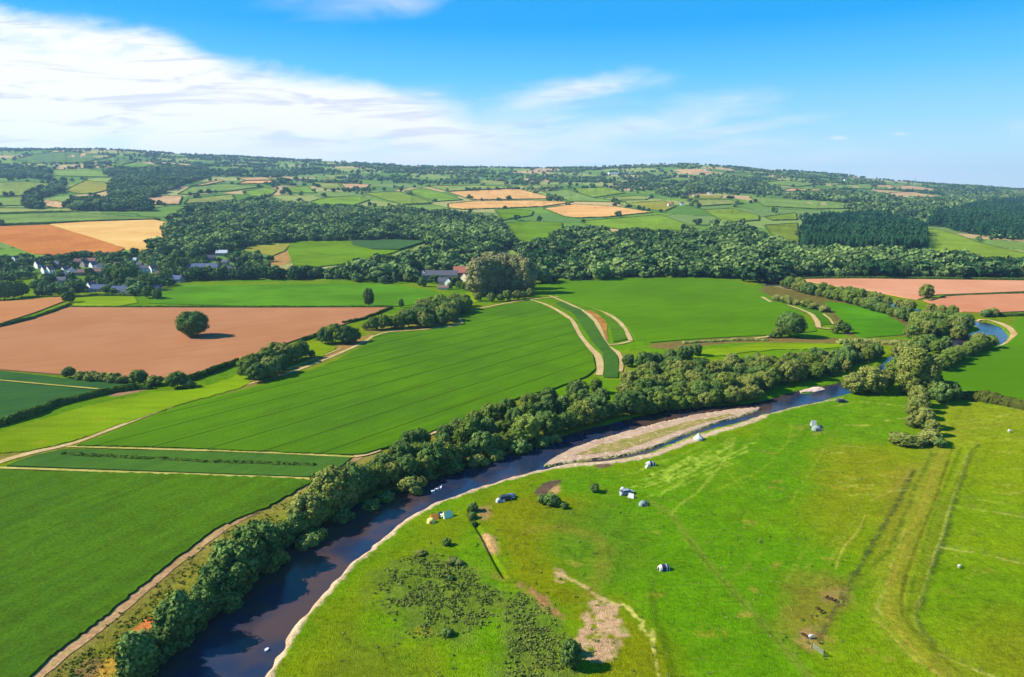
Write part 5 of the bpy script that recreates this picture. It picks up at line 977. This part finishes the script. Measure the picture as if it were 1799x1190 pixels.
# trees of the village
HP = np.array([h_[0] for h_ in VH]+[(362,483),(350,480),(372,480),(380,482)], float)
def vfill(poly, d, seed, thin=1.0):
    P = fill(poly, d, seed, thin=thin); z = hground(P[:, 0], P[:, 1]); cp, sp = math.cos(PITCH), math.sin(PITCH); dzv = z-CAMH; dep = P[:, 1]*cp-dzv*sp; up = P[:, 1]*sp+dzv*cp
    px = CX+FPX*P[:, 0]/dep; py = CY-FPX*up/dep; keep = np.ones(len(P), bool)
    for hx_, hy_ in HP: keep &= ~((np.abs(px-hx_) < 8) & (py > hy_-4) & (py < hy_+12))
    return P[keep]
vt = np.concatenate([vfill([(-60,462),(0,455),(60,456),(130,452),(200,450),(280,446),(290,470),(300,505),(250,515),(240,520),(130,520),(60,524),(50,500),(100,490),(110,480),(60,484),(-60,520)], 10.5, 301, .8), vfill([(280,455),(330,460),(430,447),(480,455),(470,475),(430,490),(330,494),(290,506),(278,490)], 11, 302, .8), vfill([(700,497),(740,490),(745,494),(800,492),(826,500),(815,512),(790,511),(760,505),(720,503)], 10, 303, .12)])
merged('village_trees', vt, RNG.uniform(5.5, 10, len(vt)), LODB, 'leafw', 'garden trees and bushes growing among the village houses', 'trees', 1.0, 304)
big = [((8,527),16),((24,525),15),((38,522),13),((-8,528),16),((203,500),17),((216,503),18),((230,498),16),((224,488),15),((210,484),14),((252,504),12),((268,510),13),((284,500),12),((262,524),11),((276,526),9),((122,532),9),((307,470),16),((318,474),14),((296,480),12)]
for i, (p, Hh) in enumerate(big): plant('dark', p, Hh, 'big dark tree in the %s, %s from the left of the large ones' % ('left edge mass' if p[0] < 50 else 'village', ORD[sorted(range(len(big)), key=lambda j: big[j][0][0]).index(i)]), group='large village trees')
plant('gbush', (282,494), 6, 'yellow green round tree beside the tiny white village cottage', wr=1.2)

# ------------------------------------------------------------------ camp
for n_, c in dict(tent_white=(.44, .44, .42), tent_dark=(.035, .04, .055), tent_yellow=(.78, .60, .16), tent_orange=(.55, .22, .04), tent_lime=(.66, .72, .42), tent_grey=(.20, .26, .22), tent_blue=(.10, .14, .22), rubber=(.02, .02, .02), metal=(.45, .46, .48), carglass=(.02, .025, .03), car_dark=(.03, .035, .045), car_white=(.75, .76, .78), car_silver=(.22, .25, .31), rope=(.5, .5, .45), lamp=(.7, .7, .65), wood=(.10, .09, .06), gatew=(.20, .22, .16)).items(): pl(n_, c, rough=.45 if 'car' in n_ else .7, spec=.5 if 'car' in n_ else .0)
def place(name, px, rot, label, cat, group=None):
    q = unproj([px])[0]; e = bpy.data.objects.new(name, None); C.objects.link(e); e.location = (q[0], q[1], float(hground(np.array([q[0]]), np.array([q[1]]))[0])+.02); e.rotation_euler = (0, 0, R(rot)); return tag(e, label, cat, group)
def dome(e, L, W_, H_, mat, dmat, x0=0, y0=0, pname='flysheet'):
    L, W_, H_ = L*.68, W_*.68, H_*.8
    mb = MB(); nu, nv = 16, 6; b = 0
    for j in range(nv+1):
        t = math.pi/2*j/nv
        for i in range(nu):
            a = 2*math.pi*i/nu; k = 1/(abs(math.cos(a))**3+abs(math.sin(a))**3)**(1/3); rr = math.cos(t)**.7; sag = 1-.05*abs(math.sin(2*a))*math.sin(2*t)
            mb.V.append((x0+L/2*k*rr*sag*math.cos(a), y0+W_/2*k*rr*sag*math.sin(a), H_*math.sin(t)))
    for j in range(nv):
        for i in range(nu): mb.F.append((j*nu+i, j*nu+(i+1) % nu, (j+1)*nu+(i+1) % nu, (j+1)*nu+i))
    f = mb.build(pname, M[mat], e, smooth=True)
    MB().poly([(x0-L*.14, y0-W_*.53, .05), (x0+L*.14, y0-W_*.53, .05), (x0+L*.11, y0-W_*.46, H_*.55), (x0, y0-W_*.40, H_*.7), (x0-L*.11, y0-W_*.46, H_*.55)]).build('door_flap', M[dmat], e)
    r_ = MB(); 
    for s_ in (-1, 1):
        for u in (-1, 1): r_.tube([(x0+s_*L*.36, y0+u*W_*.36, H_*.6), (x0+s_*L*.72, y0+u*W_*.72, 0)], .015, 3)
    r_.build('guy_rope', M['rope'], e); return f
def tunnel(e, L, W_, H_, mat, dmat, bands=None):
    L, W_, H_ = L*.68, W_*.68, H_*.8
    xs = np.linspace(-L/2, L/2, 9); mb = MB(); n_ = 10; 
    for x in xs:
        k = 1-.32*abs(x/(L/2))**3
        for i in range(n_+1): a = math.pi*i/n_; mb.V.append((x, -math.cos(a)*W_/2*(k*.4+.6), math.sin(a)**.8*H_*k))
    F = [[(j*(n_+1)+i, (j+1)*(n_+1)+i, (j+1)*(n_+1)+i+1, j*(n_+1)+i+1) for i in range(n_)] for j in range(8)]
    a = MB(); a.V = mb.V; a.F = sum((F[j] for j in range(8) if j not in (bands or ())), [])+[tuple(i for i in reversed(range(n_+1)))[::-1], tuple(8*(n_+1)+i for i in range(n_+1))]; a.build('flysheet', M[mat], e, smooth=False)
    if bands: b = MB(); b.V = mb.V; b.F = sum((F[j] for j in bands), []); b.build('dark_panel', M[dmat], e)
    MB().poly([(-L/2-.05, -.5, .05), (-L/2-.05, .5, .05), (-L/2-.02, .3, H_*.55), (-L/2-.02, -.3, H_*.55)]).build('door_flap', M[dmat], e)
def bell(e, r_, H_, mat, dmat):
    r_, H_ = r_*.72, H_*.85
    mb = MB(); n_ = 14
    for z, k in ((0, 1.0), (.7, .97), (H_*.62, .45), (H_, .03)):
        for i in range(n_): a = 2*math.pi*i/n_; mb.V.append((math.cos(a)*r_*k, math.sin(a)*r_*k, z))
    for j in range(3):
        for i in range(n_): mb.F.append((j*n_+i, j*n_+(i+1) % n_, (j+1)*n_+(i+1) % n_, (j+1)*n_+i))
    mb.build('canvas', M[mat], e); MB().poly([(r_*.55, -r_*.86, .05), (r_*.86, -r_*.55, .05), (r_*.62, -r_*.62, H_*.62)]).build('door_flap', M[dmat], e); MB().tube([(0, 0, 0), (0, 0, H_+.15)], .04, 6).build('pole', M['wood'], e)
def ridge(e, L, W_, H_, mat, dmat):
    L, W_ = L*.72, W_*.72
    x, y = L/2, W_/2; mb = MB().poly([(-x, -y, 0), (x, -y, 0), (x*.8, 0, H_), (-x*.8, 0, H_)]).poly([(x, y, 0), (-x, y, 0), (-x*.8, 0, H_), (x*.8, 0, H_)]).poly([(x, -y, 0), (x, y, 0), (x*.8, 0, H_)]).poly([(-x, y, 0), (-x, -y, 0), (-x*.8, 0, H_)])
    mb.build('flysheet', M[mat], e); MB().poly([(-x-.02, -y*.4, .05), (-x-.02, y*.4, .05), (-x*.86, 0, H_*.72)][::-1]).build('door_flap', M[dmat], e)
def car(px, rot, paint, label, group=None, name='parked_car'):
    e = place(name, px, rot, label, 'car', group); prof = [(-2.15, .32), (2.15, .32), (2.2, .75), (1.2, .98), (.62, 1.42), (-1.35, 1.46), (-2.05, 1.02), (-2.2, .8)]; n_ = len(prof); mb = MB()
    for y, k in ((-.86, 0), (.86, 0)):
        for x, z in prof: mb.V.append((x*.99, y*(1 if z < 1.1 else .82), z))
    mb.F = [tuple(range(n_)), tuple(reversed(range(n_, 2*n_)))]+[((i+1) % n_, i, i+n_, (i+1) % n_+n_) for i in range(n_)]; mb.build('body', M[paint], e)
    g_ = MB(); g_.poly([(1.22, -.78, 1.0), (1.22, .78, 1.0), (.68, .70, 1.40), (.68, -.70, 1.40)]); g_.V = [(x+.03, y, z+.02) for x, y, z in g_.V]; g_.build('windscreen', M['carglass'], e)
    g_ = MB().poly([(-2.06, .76, 1.02), (-2.06, -.76, 1.02), (-1.42, -.68, 1.43), (-1.42, .68, 1.43)]); g_.V = [(x-.03, y, z+.02) for x, y, z in g_.V]; g_.build('rear_window', M['carglass'], e)
    for s_ in (-1, 1):
        MB().poly([(1.0, s_*.87, 1.0), (.58, s_*.735, 1.38), (-1.3, s_*.73, 1.41), (-1.8, s_*.87, 1.02)][::(1 if s_ > 0 else -1)]).build('side_window', M['carglass'], e)
        MB().box(2.12, 2.2, s_*.62-.18, s_*.62+.18, .62, .78).build('headlight', M['lamp'], e)
        for x in (-1.35, 1.35):
            t_ = MB().tube([(x, s_*.68, .32), (x, s_*.9, .32)], .32, 12); wh = t_.build('wheel', M['rubber'], e); MB().tube([(x, s_*.89, .32), (x, s_*.915, .32)], .19, 8).build('rim', M['metal'], wh)
    return e
e = place('dome_tent', (757,918), 10, 'bright yellow dome tent near the shingle bank', 'tent'); dome(e, 3.4, 2.8, 1.6, 'tent_yellow', 'tent_orange')
e = place('awning', (763,911), 15, 'orange brown awning shelter behind the yellow dome tent', 'awning'); ridge(e, 3.2, 2.6, 1.5, 'tent_orange', 'tent_dark')
e = place('ridge_tent', (786,908), 35, 'pale lime tent right of the yellow tent by the shingle bank', 'tent'); ridge(e, 4.2, 2.8, 1.8, 'tent_lime', 'tent_dark')
e = place('camp_shelter', (774,905), 20, 'small dark and cream shelter between the yellow and pale lime tents', 'shelter'); dome(e, 2.2, 2.0, 1.2, 'tent_dark', 'tent_lime')
e = place('camp_table', (777,908), 0, 'little pale camp table between the yellow and pale lime tents', 'table'); MB().box(-.6, .6, -.35, .35, .66, .7).build('table_top', M['lamp'], e)
for x in (-.5, .5):
    for y in (-.28, .28): MB().tube([(x, y, 0), (x, y, .66)], .02, 5).build('leg', M['metal'], e)
car((890,878), 12, 'car_dark', 'dark car parked behind the cream dome tent by the river')
e = place('dome_tent', (876,882), 15, 'small cream dome tent in front of the dark car by the river', 'tent'); dome(e, 2.6, 2.2, 1.5, 'tent_white', 'tent_dark')
e = place('tunnel_tent', (897,874), 12, 'dark tunnel tent beyond the dark car by the river', 'tent'); tunnel(e, 4.2, 2.6, 1.6, 'tent_blue', 'tent_dark')
e = place('cool_box', (885,881), 0, 'pale blue cool box beside the dark car by the river', 'cool box'); MB().box(-.4, .4, -.28, .28, 0, .5, .03).build('box', M['car_white'], e); MB().box(-.42, .42, -.3, .3, .5, .6, .04).build('lid', M['tent_blue'], e)
e = place('tunnel_tent', (1143,818), 10, 'pale tunnel tent with dark panels alone on the striped grass', 'tent'); tunnel(e, 4.6, 3.0, 1.9, 'tent_white', 'tent_dark', (3, 4, 6))
e = place('dome_tent', (1137,822), 10, 'little pale green tent at the left of the pale tunnel tent', 'tent'); dome(e, 1.8, 1.6, 1.2, 'tent_lime', 'tent_dark')
e = place('bell_tent', (1227,772), 0, 'white bell tent close to the back channel of the river', 'tent'); bell(e, 2.6, 2.9, 'tent_white', 'tent_dark')
e = place('dome_tent', (1434,756), -10, 'large grey green dome tent on worn grass at the top of the meadow', 'tent'); dome(e, 5.2, 4.2, 2.3, 'tent_grey', 'tent_dark')
e = place('dome_tent', (1442,752), 10, 'small dark tent touching the right side of the grey green dome', 'tent'); dome(e, 2.2, 2.2, 1.4, 'tent_dark', 'tent_grey')
e = place('canopy_tent', (1429,748), 0, 'pale canopy behind the grey green dome tent', 'tent'); ridge(e, 3.0, 2.4, 2.2, 'tent_white', 'tent_grey')
car((1479,707), 5, 'car_dark', 'black car parked by the water at the top of the camping meadow')
car((1101,868), 20, 'car_silver', 'silver blue car parked between two white tents in mid meadow')
e = place('dome_tent', (1094,862), 0, 'white dome tent behind the left end of the silver car', 'tent'); dome(e, 2.2, 2.0, 1.4, 'tent_white', 'tent_dark')
e = place('dome_tent', (1092,870), 0, 'small white tent in front of the left end of the silver car', 'tent'); dome(e, 1.7, 1.5, 1.1, 'tent_white', 'tent_dark')
e = place('ridge_tent', (1109,874), -30, 'white ridge tent at the right front of the silver car', 'tent'); ridge(e, 2.8, 1.9, 1.3, 'tent_white', 'tent_dark')
e = place('dome_tent', (1129,888), 0, 'grey and dark dome tent down right of the silver car', 'tent'); dome(e, 3.4, 2.8, 1.7, 'tent_grey', 'tent_dark')
e = place('dome_tent', (1133,885), 0, 'low blue tent behind the grey dome down right of the silver car', 'tent'); dome(e, 2.0, 1.8, 1.2, 'tent_blue', 'tent_dark')
e = place('tunnel_tent', (1166,1001), 12, 'white and black striped tunnel tent alone low in the meadow', 'tent'); tunnel(e, 3.9, 2.7, 1.8, 'tent_white', 'tent_dark', (2, 3, 4, 6))

# ------------------------------------------------------------------ animals
def skinned(name, verts, edges, rad, mat, parent, root=0):
    me = bpy.data.meshes.new(name); me.from_pydata(verts, edges, []); o = bpy.data.objects.new(name, me); C.objects.link(o); o.parent = parent; m_ = o.modifiers.new('skin', 'SKIN'); m_.use_smooth_shade = True
    sv = me.skin_vertices[0].data
    for i, r_ in enumerate(rad): sv[i].radius = (r_, r_) if not hasattr(r_, '__len__') else r_; sv[i].use_root = i == root
    o.modifiers.new('sub', 'SUBSURF').levels = 1; me.materials.append(mat); return o
pl('wirem', (.12, .12, .11)); pl('wool_brown', (.06, .035, .025), rough=.95); pl('wool_white', (.72, .68, .60), rough=.95); pl('swan_white', (.82, .82, .82)); pl('bill', (.6, .2, .03)); pl('face_dark', (.03, .025, .02))
def sheep(px, rot, mat, label, group=None, s=1.0):
    e = place('sheep', px, rot, label, 'sheep', group); e.scale = (s, s, s)
    V = [(0, 0, .62), (-.32, 0, .64), (-.5, 0, .62), (.3, 0, .64), (.46, 0, .66), (.62, 0, .58), (.72, 0, .38), (.80, 0, .22), (-.58, 0, .48)]; E = [(0, 1), (1, 2), (0, 3), (3, 4), (4, 5), (5, 6), (6, 7), (2, 8)]; Rr = [.25, .26, .17, .24, .17, .11, .09, .05, .05]
    for x, par, f in ((.3, 3, 1), (-.34, 1, 0)):
        for y in (-.15, .15):
            b = len(V); V += [(x, y, .42), (x+(.02 if f else .05), y, .30 if f else .32), (x+(.0 if f else -.04), y, .16), (x+.01, y, .02)]; E += [(par, b), (b, b+1), (b+1, b+2), (b+2, b+3)]; Rr += [.10, .06, .035, .035]
    skinned('body', V, E, Rr, M[mat], e); mb = MB()
    for y in (-.1, .1): mb.ell((.66, y, .44), (.05, .07, .025), 6, 4)
    mb.build('ear', M['face_dark'], e); return e
for i, (p, r_, lb) in enumerate([((1453,1052), 200, 'upper left brown sheep of the group by the scrubby fence'),((1460,1055), 160, 'brown sheep in the middle of the group by the scrubby fence'),((1467,1058), 190, 'brown sheep nearest the scrubby line in the upper group'),((1437,1072), 150, 'left brown sheep of the pair halfway down the bare pasture'),((1443,1077), 220, 'right brown sheep of the pair halfway down the bare pasture'),((1412,1118), 140, 'left brown sheep of the pair on the bare earth by the gate'),((1419,1122), 170, 'right brown sheep of the pair on the bare earth by the gate')]):
    sheep(p, r_, 'wool_brown', lb, 'brown sheep on the worn pasture', .85)
sheep((1424,1122), 20, 'wool_white', 'white sheep beside the brown pair on the bare earth by the gate'); sheep((1773,760), 10, 'wool_white', 'lone white sheep in the pasture at the right edge', s=1.3); sheep((1685,998), 30, 'wool_white', 'white sheep inside the fenced pasture at the lower right'); sheep((1648,775), 0, 'wool_white', 'white sheep at the foot of the scrub line below the poplars')
def swan(px, rot, label, s=1.0):
    q = unproj([px])[0]; e = bpy.data.objects.new('swan', None); C.objects.link(e); e.location = (q[0], q[1], WATER_Z-.03); e.rotation_euler = (0, 0, R(rot)); e.scale = (s, s, s)
    skinned('body', [(0, 0, .12), (-.35, 0, .16), (-.62, 0, .24), (.3, 0, .14), (.44, 0, .3), (.42, 0, .52), (.46, 0, .68), (.56, 0, .66)], [(0, 1), (1, 2), (0, 3), (3, 4), (4, 5), (5, 6), (6, 7)], [.26, .24, .07, .19, .08, .055, .065, .045], M['swan_white'], e)
    skinned('wing', [(.15, .17, .26), (-.2, .2, .34), (-.55, .12, .36)], [(0, 1), (1, 2)], [.08, .12, .05], M['swan_white'], e); skinned('wing', [(.15, -.17, .26), (-.2, -.2, .34), (-.55, -.12, .36)], [(0, 1), (1, 2)], [.08, .12, .05], M['swan_white'], e)
    MB().tube([(.58, 0, .655), (.72, 0, .62)], [.03, .012], 6).build('bill', M['bill'], e); tag(e, label, 'swan'); return e
swan((761,861), 30, 'leftmost and largest white swan of the three on the river', 1.25); swan((768,857), 20, 'middle white swan of the three on the river'); swan((775,854), 80, 'rightmost white swan of the three on the river', 1.1); swan((468,1138), 240, 'lone swan on the river near the bottom shingle bank')

# ------------------------------------------------------------------ fences
def fence(pts, label, sp=3.2, h=1.15, group=None):
    P = unproj(dens_line(pts, 10))[:, :2]; seg = np.hypot(*np.diff(P, axis=0).T); s = np.concatenate([[0], np.cumsum(seg)]); t = np.arange(0, s[-1], sp); X = np.interp(t, s, P[:, 0]); Y = np.interp(t, s, P[:, 1]); Z = hground(X, Y)
    e = bpy.data.objects.new('wire_fence', None); C.objects.link(e); e.location = (X[0], Y[0], Z[0]); pm = None
    for i in range(min(len(t), 99)):
        if pm is None: pm = mesh('post', (mb := MB().box(-.045, .045, -.045, .045, -.3, h, .008)).V, mb.F, M['wood'])
        obj('post', pm, e, (X[i]-X[0], Y[i]-Y[0], Z[i]-Z[0]), (random.uniform(-.05, .05), random.uniform(-.05, .05), random.random()))
    mb = MB()
    for z in (.35, .7, 1.05): mb.tube([(X[i]-X[0], Y[i]-Y[0], Z[i]-Z[0]+z) for i in range(min(len(t), 99))], .004, 3)
    mb.build('wire', M['wirem'], e); return tag(e, label, 'fence')
fence([(1703,800),(1693,833),(1677,880),(1660,940),(1643,980),(1627,1033),(1610,1077),(1620,1107),(1633,1128),(1690,1165),(1760,1200)], 'long curving post and wire fence right of the wide grass track')
fence([(1653,960),(1690,966),(1733,973),(1799,990),(1850,1002)], 'lower cross fence running to the right edge of the pasture'); fence([(1680,888),(1740,897),(1799,907),(1850,915)], 'upper cross fence running to the right edge of the pasture')
fence([(1600,828),(1573,890),(1533,957),(1500,1013),(1480,1050),(1460,1083),(1437,1127)], 'straight fence along the scrubby line left of the wide track')
e = place('field_gate', (1436,1147), 0, 'pale five bar gate at the lower end of the straight scrubby fence', 'gate'); a, b_ = unproj([(1427,1140),(1446,1153)])[:, :2]; dv = b_-a; L = float(np.hypot(*dv)); c_ = (a+b_)/2; e.location.x, e.location.y = c_; e.rotation_euler.z = math.atan2(dv[1], dv[0])
mb = MB()
for z in (.25, .48, .71, .94, 1.17): mb.box(-L/2, L/2, -.03, .03, z, z+.09)
mb.build('rails', M['gatew'], e)
for x in (-L/2-.1, L/2+.1): MB().box(x-.08, x+.08, -.08, .08, -.2, 1.4).build('gatepost', M['wood'], e)
MB().poly([(-L/2, .04, .3), (-L/2+.12, .04, .3), (L/2, .04, 1.2), (L/2-.12, .04, 1.2)]).build('brace', M['gatew'], e)

# ------------------------------------------------------------------ air
hb = MB().box(-9500, 9500, -60, 12500, -12, 560)
hm_ = bpy.data.materials.new('haze_air'); hm_.use_nodes = True; nt = hm_.node_tree; nt.nodes.clear(); out = nt.nodes.new('ShaderNodeOutputMaterial'); pv = nt.nodes.new('ShaderNodeVolumePrincipled')
pv.inputs['Color'].default_value = (.42, .70, 1.0, 1); pv.inputs['Density'].default_value = 6e-5; pv.inputs['Anisotropy'].default_value = .2
nt.links.new(pv.outputs[0], out.inputs['Volume']); tag(hb.build('haze', hm_), kind='stuff')
